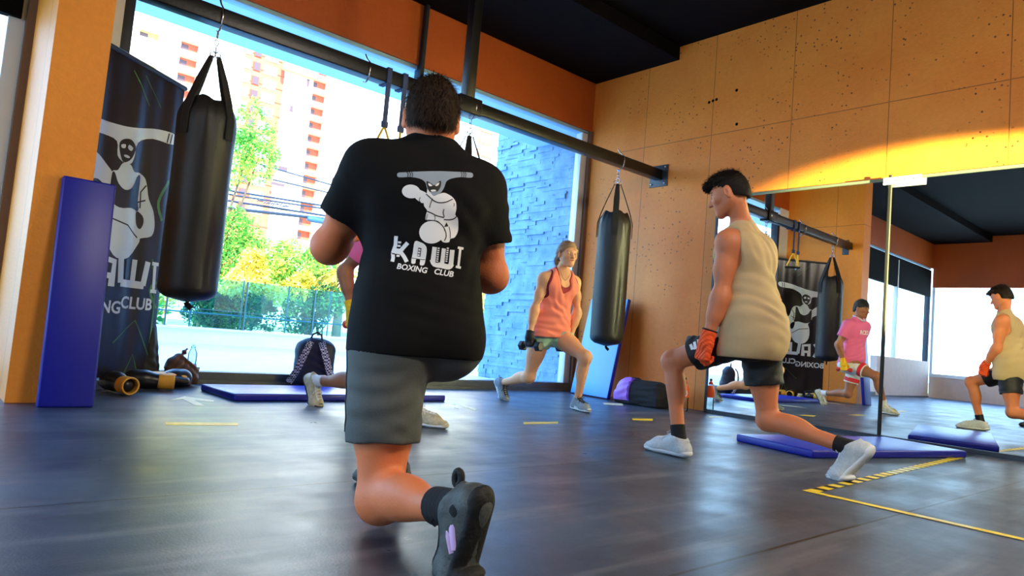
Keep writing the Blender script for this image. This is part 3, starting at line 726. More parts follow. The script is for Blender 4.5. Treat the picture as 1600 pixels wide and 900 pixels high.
# ================================================================== SIGNED-DISTANCE MODELLING (bodies, clothes, soft things)
def nrm(v): v = np.array(v, float); return v/(np.linalg.norm(v)+1e-12)
class Fld:
    def __init__(s): s.p = []; s.waves = []
    def cap(s, a, b, ra, rb, k=.03, op='u', flat=None, cuts=()):
        s.p.append(('c', np.array(a, float), np.array(b, float), ra, rb, k, op, flat, cuts)); return s
    def ell(s, c, rad, R=None, k=.03, op='u', cuts=()):
        s.p.append(('e', np.array(c, float), np.array(rad, float), np.eye(3) if R is None else np.array(R, float), 0, k, op, None, cuts)); return s
    def box(s, c, half, R=None, rnd=.01, k=.01, op='u', cuts=()):
        s.p.append(('b', np.array(c, float), np.array(half, float), np.eye(3) if R is None else np.array(R, float), rnd, k, op, None, cuts)); return s
    def cut(s, pt, n): s.p.append(('h', np.array(pt, float), np.array(n, float), 0, 0, 0, 'i', None, ())); return s
    def wave(s, c, rad, d, wl, amp, warp=1.0, ph=0.0): s.waves.append((np.array(c, float), rad, nrm(d), wl, amp, warp, ph)); return s
    def bounds(s, m=.03):
        lo = np.full(3, 1e9); hi = -lo
        for q in s.p:
            if q[6] != 'u' or q[0] == 'h': continue
            if q[0] == 'c': r = max(q[3], q[4]); l = np.minimum(q[1], q[2])-r; h = np.maximum(q[1], q[2])+r
            else: r = np.abs(q[3]) @ q[2]; l = q[1]-r; h = q[1]+r
            lo = np.minimum(lo, l); hi = np.maximum(hi, h)
        return lo-m, hi+m
    def grid(s, h, fine):
        lo, hi = s.bounds(); axs = []
        for a in range(3):
            x = lo[a]; L = [x]
            while x < hi[a]:
                st = h
                for (fl, fh, fs) in fine:
                    if fl[a]-.01 <= x <= fh[a]: st = min(st, fs)
                x += st; L.append(x)
            axs.append(np.array(L, np.float32))
        return axs
    def mesh(s, h=.006, fine=(), smooth=1):
        ax = s.grid(h, fine); D = np.full([len(a) for a in ax], 1.0, np.float32)
        for (ty, A, B, ra, rb, k, op, flat, cuts) in s.p:
            if ty == 'h':
                d = (ax[0][:, None, None]-A[0])*B[0]+(ax[1][None, :, None]-A[1])*B[1]+(ax[2][None, None, :]-A[2])*B[2]
                np.maximum(D, d.astype(np.float32), out=D); continue
            if ty == 'c': r = max(ra, rb); l = np.minimum(A, B)-r; hh = np.maximum(A, B)+r
            else: r = np.abs(ra) @ B; l = A-r; hh = A+r
            mg = k+.02; sl_ = []
            for a in range(3):
                i0 = max(0, np.searchsorted(ax[a], l[a]-mg)-1); i1 = min(len(ax[a]), np.searchsorted(ax[a], hh[a]+mg)+1); sl_.append(slice(i0, i1))
            if any(q.stop <= q.start for q in sl_): continue
            X = ax[0][sl_[0]][:, None, None]; Y = ax[1][sl_[1]][None, :, None]; Z = ax[2][sl_[2]][None, None, :]
            if ty == 'c':
                ba = B-A; px, py, pz = X-A[0], Y-A[1], Z-A[2]
                if flat is not None:
                    n = nrm(flat[0]); f = 1/flat[1]-1
                    dn = (px*n[0]+py*n[1]+pz*n[2])*f; px = px+dn*n[0]; py = py+dn*n[1]; pz = pz+dn*n[2]
                    ba = ba+n*(ba @ n)*f
                t = np.clip((px*ba[0]+py*ba[1]+pz*ba[2])/(ba @ ba+1e-12), 0, 1)
                d = np.sqrt((px-t*ba[0])**2+(py-t*ba[1])**2+(pz-t*ba[2])**2)-(ra+(rb-ra)*t)
            else:
                px, py, pz = X-A[0], Y-A[1], Z-A[2]; R = ra
                q = [px*R[0, i]+py*R[1, i]+pz*R[2, i] for i in range(3)]
                if ty == 'e':
                    k0 = np.sqrt((q[0]/B[0])**2+(q[1]/B[1])**2+(q[2]/B[2])**2)
                    k1 = np.sqrt((q[0]/B[0]**2)**2+(q[1]/B[1]**2)**2+(q[2]/B[2]**2)**2)+1e-9
                    d = k0*(k0-1)/k1
                else:
                    w_ = [np.abs(q[i])-(B[i]-rb) for i in range(3)]
                    d = np.sqrt(np.maximum(w_[0], 0)**2+np.maximum(w_[1], 0)**2+np.maximum(w_[2], 0)**2)+np.minimum(np.maximum(w_[0], np.maximum(w_[1], w_[2])), 0)-rb
            for (cp, cn) in cuts:
                cn = nrm(cn); d = np.maximum(d, (X-cp[0])*cn[0]+(Y-cp[1])*cn[1]+(Z-cp[2])*cn[2])
            d = np.broadcast_to(d, D[tuple(sl_)].shape).astype(np.float32); cur = D[tuple(sl_)]
            if op == 'u':
                hh_ = np.maximum(k-np.abs(cur-d), 0)/k; D[tuple(sl_)] = np.minimum(cur, d)-hh_*hh_*k*.25
            elif op == 's':
                nd = -d; hh_ = np.maximum(k-np.abs(cur-nd), 0)/k; D[tuple(sl_)] = np.maximum(cur, nd)+hh_*hh_*k*.25
        for (c, rad, dr, wl, amp, warp, ph) in s.waves:
            sl_ = [slice(max(0, np.searchsorted(ax[a], c[a]-rad)), np.searchsorted(ax[a], c[a]+rad)) for a in range(3)]
            X = ax[0][sl_[0]][:, None, None]; Y = ax[1][sl_[1]][None, :, None]; Z = ax[2][sl_[2]][None, None, :]
            ww = warp*(.9*np.sin(X*13+Z*7+ph)+.7*np.sin(Y*17-Z*11+ph*2)+.5*np.sin(Z*23+X*19))
            u = (X*dr[0]+Y*dr[1]+Z*dr[2])*2*PI/wl+ww+ph
            fall = np.clip(1-np.sqrt((X-c[0])**2+(Y-c[1])**2+(Z-c[2])**2)/rad, 0, 1)
            D[tuple(sl_)] += (amp*np.sin(u)*np.sqrt(fall)*(.65+.35*np.sin(X*31+Y*27+ph))).astype(np.float32)
        return surfnets(D, ax, smooth)
def surfnets(D, ax, smooth=1):
    I = D < 0; nx, ny, nz = D.shape
    c = np.zeros((nx-1, ny-1, nz-1), np.int8)
    for a in (0, 1):
        for b_ in (0, 1):
            for e in (0, 1): c += I[a:nx-1+a, b_:ny-1+b_, e:nz-1+e]
    act = np.flatnonzero((c > 0) & (c < 8)); i, j, k = np.unravel_index(act, c.shape)
    idx = np.full(c.size, -1, np.int32); idx[act] = np.arange(len(act)); idx = idx.reshape(c.shape)
    co = [(a, b_, e) for a in (0, 1) for b_ in (0, 1) for e in (0, 1)]
    V = [D[i+a, j+b_, k+e] for (a, b_, e) in co]
    P = [np.stack([ax[0][i+a], ax[1][j+b_], ax[2][k+e]], 1) for (a, b_, e) in co]
    acc = np.zeros((len(act), 3)); cnt = np.zeros(len(act))
    for m_ in range(8):
        for n_ in range(m_+1, 8):
            if sum(abs(co[m_][q]-co[n_][q]) for q in range(3)) != 1: continue
            mk = (V[m_] < 0) != (V[n_] < 0)
            t = np.where(mk, V[m_]/(V[m_]-V[n_]+1e-20), 0)[:, None]
            acc += np.where(mk[:, None], P[m_]+(P[n_]-P[m_])*t, 0); cnt += mk
    W = acc/cnt[:, None]; F = []
    def quads(mask, sh, order):
        a, b_, e = np.nonzero(mask); a = a+sh[0]; b_ = b_+sh[1]; e = e+sh[2]
        return a, b_, e
    for axis in range(3):
        s0 = [slice(None)]*3; s1 = [slice(None)]*3; s0[axis] = slice(0, -1); s1[axis] = slice(1, None)
        A = I[tuple(s0)]; B = I[tuple(s1)]; dif = A != B
        o1, o2 = [(1, 2), (2, 0), (0, 1)][axis]
        sl_ = [slice(None)]*3; sl_[o1] = slice(1, -1); sl_[o2] = slice(1, -1)
        q = list(np.nonzero(dif[tuple(sl_)])); q[o1] = q[o1]+1; q[o2] = q[o2]+1
        def cell(d1, d2):
            r = [x.copy() for x in q]; r[o1] = r[o1]+d1; r[o2] = r[o2]+d2; return idx[tuple(r)]
        f = np.stack([cell(-1, -1), cell(0, -1), cell(0, 0), cell(-1, 0)], 1)
        sgn = A[tuple(q)]
        f[~sgn] = f[~sgn][:, ::-1]; F.append(f)
    F = np.concatenate(F); F = F[(F >= 0).all(1)]
    for _ in range(smooth):
        S_ = np.zeros_like(W); n_ = np.zeros(len(W))
        for a, b_ in ((0, 1), (1, 2), (2, 3), (3, 0)):
            for u_, v_ in ((a, b_), (b_, a)):
                for d in range(3): S_[:, d] += np.bincount(F[:, u_], W[F[:, v_], d], len(W))
                n_ += np.bincount(F[:, u_], minlength=len(W))
        n_[n_ == 0] = 1; W = W*.5+.5*S_/n_[:, None]
    return W, F
def np_obj(name, V, F, mats, parent=None, tint=None, midx=None):
    if not isinstance(mats, list): mats = [mats]
    me = bpy.data.meshes.new(name); me.vertices.add(len(V)); me.vertices.foreach_set('co', np.asarray(V, np.float32).ravel())
    n = F.shape[1]; me.loops.add(F.size); me.loops.foreach_set('vertex_index', F.ravel().astype(np.int32)); me.polygons.add(len(F))
    me.polygons.foreach_set('loop_start', np.arange(0, F.size, n, dtype=np.int32)); me.polygons.foreach_set('use_smooth', np.ones(len(F), bool))
    if midx is not None: me.polygons.foreach_set('material_index', np.asarray(midx, np.int32))
    me.update(calc_edges=True)
    for x in mats: me.materials.append(x)
    if tint is not None:
        at_ = me.color_attributes.new('tint', 'FLOAT_COLOR', 'POINT'); at_.data.foreach_set('color', np.concatenate([tint, np.ones((len(tint), 1))], 1).astype(np.float32).ravel())
    o = bpy.data.objects.new(name, me); COL.objects.link(o)
    if parent: o.parent = parent; o.matrix_parent_inverse = PINV(parent)
    return o
def skinm(name, col):
    m = mat(name, col, .56, var=.06, vscale=14, bump=.12, bscale=160, sss=.10); b = pbsdf(m)
    src = b.inputs['Base Color'].links[0].from_socket
    at_ = node(m, 'ShaderNodeAttribute'); at_.attribute_name = 'tint'
    lk(m, mixc(m, 1.0, src, at_.outputs['Color'], 'MULTIPLY'), b.inputs['Base Color']); return m

def basis3(fwd, up):
    f = nrm(fwd); u = nrm(np.array(up, float)-f*(np.array(up, float) @ f)); r = np.cross(f, u); return r, f, u    # right, forward, up
def ik(a, b, l1, l2, pole):
    """middle joint of a two-bone chain; the far end is pulled in when out of reach"""
    a = np.array(a, float); b = np.array(b, float); d = b-a; L = np.linalg.norm(d); u = d/L
    if L > (l1+l2)*.995: L = (l1+l2)*.995; b = a+u*L
    x = (l1*l1-l2*l2+L*L)/(2*L); h = math.sqrt(max(l1*l1-x*x, 0)); p = np.array(pole, float); p = nrm(p-u*(p @ u))
    return a+u*x+p*h, b
def azv(deg, z=0): a = math.radians(deg); return np.array([math.sin(a), math.cos(a), z])

class Body:
    """joints of a figure. every input is in metres, world axes"""
    def __init__(s, pel, pel_az, chest, chest_az, neck, head, hfwd, hup, ankL, ankR, footL, footR, wrL, wrR, poleL, poleR,
                 sc=1.0, sw=.19, hw=.092, tilt=0.0, bulk=1.0, kneeL=None, kneeR=None, armbulk=1.0, legbulk=1.0, thigh=.43, shin=.42, uarm=.29, farm=.26):
        s.sc, s.bulk, s.ab, s.lb = sc, bulk, armbulk, legbulk
        s.pel = np.array(pel, float); s.chest = np.array(chest, float); s.neck = np.array(neck, float); s.head = np.array(head, float)
        s.pf = azv(pel_az); s.cf = azv(chest_az); s.spine = nrm(s.chest-s.pel)
        s.pr, _, s.pu = basis3(s.pf, (0, 0, 1)); s.cr, s.cfw, s.cu = basis3(s.cf, s.spine)
        s.cfw = nrm(s.cf-s.spine*(s.cf @ s.spine)); s.cr = np.cross(s.cfw, s.spine)
        lat = nrm(s.cr+np.array([0, 0, tilt])); s.lat = lat
        s.shL = s.chest-lat*sw*sc; s.shR = s.chest+lat*sw*sc
        s.hipL = s.pel-s.pr*hw*sc; s.hipR = s.pel+s.pr*hw*sc
        s.kL, s.aL = ik(s.hipL, ankL, thigh*sc, shin*sc, kneeL if kneeL is not None else s.pf)
        s.kR, s.aR = ik(s.hipR, ankR, thigh*sc, shin*sc, kneeR if kneeR is not None else s.pf)
        s.eL, s.wL = ik(s.shL, wrL, uarm*sc, farm*sc, poleL); s.eR, s.wR = ik(s.shR, wrR, uarm*sc, farm*sc, poleR)
        s.hr, s.hf, s.hu = basis3(hfwd, hup); s.foot = dict(L=footL, R=footR)
    def torso(s, F, o=0.0, k=.05, waist=0.0, legs=False):
        c, b = s.sc, s.bulk; Rp = np.stack([s.pr, s.pf, s.pu], 1); Rc = np.stack([s.cr, s.cfw, s.spine], 1)
        F.ell(s.pel+s.pu*.02*c, np.array([.160*b, .112*b, .115])*c+o, Rp, k)
        for e in (-1, 1): F.ell(s.pel+s.pr*e*.075*c-s.pf*.055*c-s.pu*.02*c, np.array([.088*b, .088*b, .095])*c+o, Rp, k)
        w_ = s.pel*.55+s.chest*.45
        F.ell(w_, np.array([.138*b, .100*b, .15])*c+o+waist, Rc, k)
        F.ell(s.pel*.72+s.chest*.28+s.cfw*.012, np.array([.148*b, .105*b, .12])*c+o+waist, Rc, k)
        F.ell(s.chest-s.spine*.13*c, np.array([.158*b, .112*b, .155])*c+o, Rc, k)
        F.ell(s.chest-s.spine*.06*c-s.cfw*.01, np.array([.165*b, .105*b, .11])*c+o, Rc, k)
        F.cap(s.chest-s.lat*.13*c, s.chest+s.lat*.13*c, .062*c+o, .062*c+o, k)
        for e, sh in ((-1, s.shL), (1, s.shR)):
            F.cap(s.neck-s.spine*.015, sh*.8+s.chest*.2+s.spine*.005, .048*c+o*.7, .05*c+o, k)
            F.ell(s.chest+s.lat*e*.085*c+s.cfw*.055*c-s.spine*.06*c, np.array([.08, .05, .065])*c+o, Rc, k)
            F.ell(s.chest+s.lat*e*.09*c-s.cfw*.055*c-s.spine*.05*c, np.array([.075, .045, .09])*c+o, Rc, k)
    def arms(s, F, o=0.0, k=.03):
        c, b = s.sc, s.ab
        for sh, e, w_ in ((s.shL, s.eL, s.wL), (s.shR, s.eR, s.wR)):
            F.ell(sh, np.array([.062, .062, .062])*c*b+o, None, .04)
            F.cap(sh, e, .052*c*b+o, .041*c*b+o, .04)
            F.ell(sh*.5+e*.5+s.cfw*.008, np.array([.050, .050, .07])*c*b+o, np.stack([s.cr, np.cross(nrm(e-sh), s.cr), nrm(e-sh)], 1), k)
            F.ell(e, np.array([.040, .040, .040])*c*b+o, None, k)
            F.cap(e, w_, .042*c*b+o, .026*c*(.5+.5*b)+o, k)
            F.cap(e*.85+w_*.15, e*.6+w_*.4, .045*c*b+o, .038*c*b+o, .04)
    def legs(s, F, o=0.0, k=.03):
        c, b = s.sc, s.lb
        for hp, kn, an in ((s.hipL, s.kL, s.aL), (s.hipR, s.kR, s.aR)):
            td = nrm(kn-hp); F.cap(hp+td*.02, kn, .088*c*b+o, .056*c*b+o, .05)
            F.ell(hp*.62+kn*.38, np.array([.082, .086, .16])*c*b+o, np.stack([*basis3(nrm(np.cross(td, (0.3, .2, .9)))+1e-6, td)[:2], td], 1) if False else frame(td), .05)
            F.ell(kn, np.array([.054, .054, .058])*c*b+o, frame(nrm(an-kn)), k)
            sd = nrm(an-kn); F.cap(kn, an, .050*c*b+o, .033*c+o, .035)
            bk = -nrm(np.cross(np.cross(sd, nrm(kn-(hp+an)/2)), sd))
            F.ell(kn*.70+an*.30+bk*.020*c, np.array([.050, .050, .105])*c*b+o, frame(sd), .035)
            F.ell(an, np.array([.036, .036, .036])*c+o, None, .02)
    def neckhead(s, F, fem=False, k=.02, jaw=1.0):
        c = s.sc; r, f, u = s.hr, s.hf, s.hu; H = s.head; R = np.stack([r, f, u], 1)
        P = lambda x, y, z: H+(r*x+f*y+u*z)*c
        nb = .043 if fem else .053
        F.cap(s.neck-s.spine*.02, P(0, -.025, -.06), nb*c, (nb-.004)*c, .03)
        F.ell(P(0, -.012, .022), np.array([.075, .094, .092])*c, R, .02)
        F.ell(P(0, .022, -.015), np.array([.066, .075, .085])*c, R, .03)
        for e in (-1, 1): F.cap(P(.050*e*jaw, -.005, -.045), P(.016*e, .072, -.094), .020*c*jaw, .016*c, .03)
        F.ell(P(0, .078, -.092), np.array([.022*jaw, .018, .017])*c, R, .02)
        F.ell(P(0, .060, -.055), np.array([.040, .034, .035])*c, R, .02)
        for e in (-1, 1):
            F.ell(P(.042*e, .055, -.022), np.array([.022, .022, .018])*c, R, .02)     # cheek bones
            F.ell(P(.031*e, .094, .007), np.array([.018, .018, .012])*c, R, .010, 's')
        F.cap(P(-.036, .074, .026), P(.036, .074, .026), .012*c, .012*c, .012)
        F.cap(P(0, .088, .014), P(0, .113, -.026), .0075*c, .0115*c, .008)
        for e in (-1, 1):
            F.ell(P(.011*e, .098, -.028), np.array([.008, .010, .007])*c, R, .006)
            F.ell(P(.031*e, .0725, .007), np.array([.0145, .0135, .0125])*c, R, .003)
            F.ell(P(.080*e, -.010, -.008), np.array([.010, .022, .035])*c, R @ rotz(-.45*e), .006)
            F.ell(P(.092*e, -.002, -.006), np.array([.006, .010, .018])*c, R, .004, 's')
        F.cap(P(-.020, .083, -.051), P(.020, .083, -.051), .0045*c, .0045*c, .006)
        F.cap(P(-.010, .0875, -.050), P(.010, .0875, -.050), .0055*c, .0055*c, .006)
        F.cap(P(-.014, .086, -.061), P(.014, .086, -.061), .0062*c, .0062*c, .006)
        F.cap(P(-.020, .094, -.0562), P(.020, .094, -.0562), .002*c, .002*c, .004, 's')
    def face_tint(s, V, closed=True, brow=(.45, .36, .3), lip=(.95, .62, .6), stubble=0.0):
        c = s.sc; d = V-s.head; x = d @ s.hr/c; y = d @ s.hf/c; z = d @ s.hu/c; T = np.ones((len(V), 3))
        def bl(w_, col):
            w_ = np.clip(w_, 0, 1)[:, None]; T[:] = T*(1-w_)+T*np.array(col)*w_
        near = (np.abs(x) < .085) & (y > .03) & (np.abs(z) < .13)
        g_ = lambda cx, cz, sx_, sz_: np.exp(-(((np.abs(x)-cx)/sx_)**2+((z-cz)/sz_)**2)*1.0)*near
        bl(g_(.045, -.025, .022, .018)*.55, (1.0, .78, .74))
        bl((g_(.0, -.0555, .019, .0062) > .45)*.9, lip)
        bl(((np.abs(x) < .021) & (np.abs(z+.0562) < .0025) & near)*.8, (.5, .3, .3))
        bl(((np.abs(np.abs(x)-.034) < .018) & (np.abs(z-.030+((np.abs(x)-.030)**2)*12) < .0035) & near)*.85, brow)
        if closed: bl(((np.abs(np.abs(x)-.031) < .014) & (np.abs(z-.001-((np.abs(x)-.031)**2)*9) < .0022) & near)*.85, (.3, .22, .2))
        else:
            e_ = ((np.abs(np.abs(x)-.031)/.0125)**2+((z-.007)/.0055)**2 < 1) & near
            T[e_] = (1.5, 1.7, 1.9); ir = (((np.abs(x)-.031)/.005)**2+((z-.007)/.005)**2 < 1) & near; T[ir] = (.12, .1, .1)
            bl(((np.abs(np.abs(x)-.031) < .015) & (np.abs(z-.0135) < .002) & near)*.8, (.25, .2, .2))
        if stubble: bl(((z < -.03) & (y > .0) & near)*stubble, (.62, .6, .62))
        return T
    def hand(s, F, w_, d, pn, ts, curl=(70, 85, 45), o=0.0, fingers=True, thumb=(.45, .75, .55), k=.010, thumb_in=True, sc=1.0, fo=None):
        """d wrist->knuckles, pn palm normal, ts towards the thumb side"""
        c = s.sc*sc; d = nrm(d); pn = nrm(np.array(pn)-d*(np.array(pn) @ d)); ts0 = np.cross(d, pn); ts0 = ts0*(1 if ts0 @ np.array(ts) > 0 else -1)
        R = np.stack([ts0, pn, d], 1)
        F.box(w_+d*.05*c, np.array([.038, .0135, .045])*c+o, R, .012, .02)
        F.cap(w_-d*.02, w_+d*.02*c, .026*c+o, .026*c+o, .02, flat=(pn, .78))
        F.ell(w_+d*.04*c+ts0*.024*c+pn*.010*c, np.array([.016, .014, .028])*c+o, R, .015)
        o_ = o; o = o if fo is None else fo
        if fingers:
            for i, (off, L, r) in enumerate(((.029, .96, .0086), (.0098, 1.05, .0088), (-.0098, .98, .0084), (-.028, .8, .0076))):
                p = w_+d*(.090-.004*abs(i-1.2))*c+ts0*off*c; a = 0.0; rr = r*c+o
                for q, (ln, cu) in enumerate(zip((.044, .027, .021), curl)):
                    a += math.radians(cu); dd = d*math.cos(a)+pn*math.sin(a); e = p+dd*ln*L*c
                    F.cap(p, e, rr, rr*.92, .005 if q else .008); p = e; rr *= .94
            b_ = w_+d*.022*c+ts0*.030*c+pn*.006*c; t1 = nrm(d*thumb[0]+ts0*thumb[1]+pn*thumb[2]); m_ = b_+t1*.036*c
            t2 = nrm(d*.75+pn*.55-ts0*(.45 if thumb_in else -.2)); n_ = m_+t2*.032*c; t3 = nrm(t2-ts0*(.9 if thumb_in else 0)+pn*.2)
            F.cap(b_, m_, .0125*c+o, .0105*c+o, .010); F.cap(m_, n_, .0105*c+o, .0092*c+o, .004); F.cap(n_, n_+t3*.022*c, .0092*c+o, .008*c+o, .003)
            return w_+d*.085*c+pn*.026*c, ts0
        return w_+d*.085*c+pn*.026*c, ts0
    def footflesh(s, F):
        for side, a in (('L', s.aL), ('R', s.aR)):
            ft = s.foot[side]; F.cap(a, ft['heel']*.5+a*.5, .030*s.sc, .024*s.sc, .02); F.cap(ft['heel']*.5+a*.5, ft['ball']+ft['n']*.034, .026, .022, .015); F.cap(ft['ball']+ft['n']*.030, ft['ball']*.5+ft['toe']*.5+ft['tn']*.030, .020, .016, .015)

def foot(ankle, fdir, pitch_deg=0, toe_bend=None, size=1.0, floor=None):
    """pitch>0: heel raised. returns heel, ball, toe on the sole, n = up out of the instep"""
    f = nrm([fdir[0], fdir[1], 0]); p = math.radians(pitch_deg)
    d = f*math.cos(p)+np.array([0, 0, -1])*math.sin(p); n = f*math.sin(p)+np.array([0, 0, 1])*math.cos(p)
    ankle = np.array(ankle, float); heel = ankle-n*.085*size-d*.045*size; ball = heel+d*.185*size
    tp = math.radians(toe_bend if toe_bend is not None else 0); td = f*math.cos(tp)+np.array([0, 0, -1])*math.sin(tp); toe = ball+td*.075*size
    return dict(heel=heel, ball=ball, toe=toe, n=n, d=d, td=td, tn=f*math.sin(tp)+np.array([0, 0, 1])*math.cos(tp), f=f)
def ankle_for(pt_floor, fdir, pitch_deg, toe_down=True, size=1.0, clear=.001):
    """ankle position when the ball of the foot stands at pt_floor (x,y)"""
    f = nrm([fdir[0], fdir[1], 0]); p = math.radians(pitch_deg); d = f*math.cos(p)+np.array([0, 0, -1])*math.sin(p); n = f*math.sin(p)+np.array([0, 0, 1])*math.cos(p)
    ball = np.array([pt_floor[0], pt_floor[1], clear]); heel = ball-d*.185*size; return heel+n*.085*size+d*.045*size

def shoe(parent, ankle, ft, upm, solem, lacem, stripem=None, size=1.0, sole_t=.014, knit=0.0, accent=None):
    s_ = size; side = nrm(np.cross(ft['d'], ft['n'])); H, B, T, n, tn = ft['heel'], ft['ball'], ft['toe'], ft['n'], ft['tn']
    F = Fld()
    F.cap(H+n*.036*s_+ft['d']*.008, B+n*.034*s_, .037*s_, .040*s_, .03, flat=(n, .95))
    F.cap(B+n*.030*s_, T+tn*.026*s_-ft['td']*.018, .042*s_, .031*s_, .03, flat=(tn, .78))
    F.cap(H+n*.05*s_+ft['d']*.012, ankle+n*.004-ft['d']*.006, .038*s_, .046*s_, .03)
    F.cap(H+n*.072*s_+ft['d']*.075*s_, B+n*.045*s_, .036*s_, .030*s_, .03)
    F.ell(H+n*.105*s_-ft['d']*.012, (.016*s_, .014*s_, .022*s_), np.stack([side, ft['d'], n], 1), .015)
    F.cap(ankle+n*.05, ankle-n*.008, .0385*s_, .033*s_, .006, 's')
    F.cut(ankle+n*.024*s_+ft['d']*.0, nrm(n*1.0-ft['d']*.25))
    F.wave(B+n*.03, .09, ft['d'], .018, .0012, .3)
    VU, QU = F.mesh(.004, (), 1)
    up = np_obj('shoe', VU, QU, upm, parent)
    F = Fld()
    for (a, b_, nn, wa, wb) in ((H+ft['d']*.012, B, n, .037, .045), (B, T-ft['td']*.02, tn, .045, .036)):
        F.cap(a+nn*sole_t, b_+nn*sole_t, wa*s_, wb*s_, .01, flat=(nn, sole_t/.040))
    F.cap(H+n*sole_t*1.6, H+n*sole_t*1.6+ft['d']*.03, .040*s_, .036*s_, .01, flat=(n, .55))
    F.cap(T+tn*.022-ft['td']*.016, T+tn*.022-ft['td']*.012, .029*s_, .029*s_, .008, flat=(tn, .75))
    V, Q = F.mesh(.0038, (), 1); np_obj('sole', V, Q, solem, up)
    bv = BVHTree.FromPolygons([tuple(map(float, v_)) for v_ in VU], [tuple(map(int, f)) for f in QU])
    def surf(u_, x, lift=.0015):
        c = H*(1-u_)+B*u_; o = c+side*x+n*.25; h_ = bv.ray_cast(Vector(o), Vector(-n))
        return (np.array(h_[0][:])+n*lift) if h_[0] else c+n*.06+side*x
    g = G()
    for i in range(5):
        u_ = .50+.115*i
        for sg in (-1, 1):
            g.tube([surf(u_+.055*(x*sg/.02*.5+.5), x, .0022) for x in np.linspace(-.019, .019, 7)], .0023, 6)
    for x in (-.021, .021): g.tube([surf(u_, x*(1-.25*(u_-.45)), .0012) for u_ in np.linspace(.44, 1.06, 9)], .0034, 6)
    c = surf(.50, 0, .006)
    for e in (-1, 1):
        g.tube([c, c+side*e*.016+n*.012, c+side*e*.034+n*.004+ft['d']*.008, c+side*e*.026-n*.006+ft['d']*.014, c+side*e*.006], .0024, 6); g.tube([c, surf(.62, e*.016, .004), surf(.74, e*.034, .003)], .0022, 6)
    g.build('laces', lacem, up)
    F = Fld(); F.cap(B*.2+T*.8+tn*.024, T+tn*.023-ft['td']*.014, .0335*s_, .0335*s_, .01, flat=(tn, .74)); F.cut(B*.15+T*.85-ft['td']*.012, -ft['td']); F.cut(T+tn*.030, tn)
    V, Q = F.mesh(.004, (), 1)
    if len(Q) > 20: np_obj('toe_cap', V, Q, accent or upm, up)
    if stripem:
        g = G()
        for e in (-1, 1):
            for k in range(3):
                u_ = .40+.13*k; a = H*(1-u_)+B*u_+side*e*.0395*s_+n*.024*s_; b_ = a-side*e*.010*s_+n*.032*s_-ft['d']*.020; m_ = (a+b_)/2+side*e*.003
                g.tube([a, m_, b_], .005, 6, flat=(1.0, .9))
        g.build('side_stripes', stripem, up)
    return up
def sock(parent, ankle, knee, L, m, r0=.040, r1=.044, sc=1.0, down=.05, ft=None):
    d = nrm(knee-ankle); F = Fld(); F.cap(ankle-d*.03, ankle+d*(L+.03), (r0-.002)*sc, r1*sc, .02, cuts=[(ankle+d*L, d)])
    if ft is not None: F.cap(ankle, ft['heel']*.5+ankle*.5+ft['n']*.01, .037, .034, .02)
    for i in range(3): pass
    F.wave(ankle+d*L*.5, .12, d, .016, .0010, .2)
    V, Q = F.mesh(.004); return np_obj('sock', V, Q, m, parent)
def hair_blades(V, Q, n, L, wdt, head, down, droop=.5, seed=1, out=.35, mask=None):
    rg = np.random.default_rng(seed); fc = V[Q].mean(1); nn = np.cross(V[Q[:, 1]]-V[Q[:, 0]], V[Q[:, 2]]-V[Q[:, 0]]); nn /= np.linalg.norm(nn, axis=1)[:, None]+1e-9
    ids = np.arange(len(Q)) if mask is None else np.flatnonzero(mask(fc)); ids = rg.choice(ids, n)
    p = fc[ids]+rg.normal(0, .0012, (n, 3)); N_ = nn[ids]; dn = np.array(down, float)
    t = dn[None]-N_*(N_ @ dn)[:, None]; t /= np.linalg.norm(t, axis=1)[:, None]+1e-6; t += rg.normal(0, .28, (n, 3)); t += N_*out; t /= np.linalg.norm(t, axis=1)[:, None]
    sd = np.cross(t, N_); sd /= np.linalg.norm(sd, axis=1)[:, None]+1e-6; l = (L*rg.uniform(.6, 1.3, n))[:, None]
    a = p-N_*.002-sd*wdt; b_ = p-N_*.002+sd*wdt; c = p+t*l*.6+sd*wdt*.7; c2 = p+t*l*.6-sd*wdt*.7; e = p+t*l-N_*l*droop*.5
    Vv = np.stack([a, b_, c, c2, e, e+sd*.0004], 1).reshape(-1, 3); k = np.arange(n)*6
    Fq = np.concatenate([np.stack([k, k+1, k+2, k+3], 1), np.stack([k+3, k+2, k+5, k+4], 1)])
    return Vv, Fq
def merge(*parts):
    Vs, Fs, off = [], [], 0
    for V, F_ in parts: Vs.append(V); Fs.append(F_+off); off += len(V)
    return np.concatenate(Vs), np.concatenate(Fs)

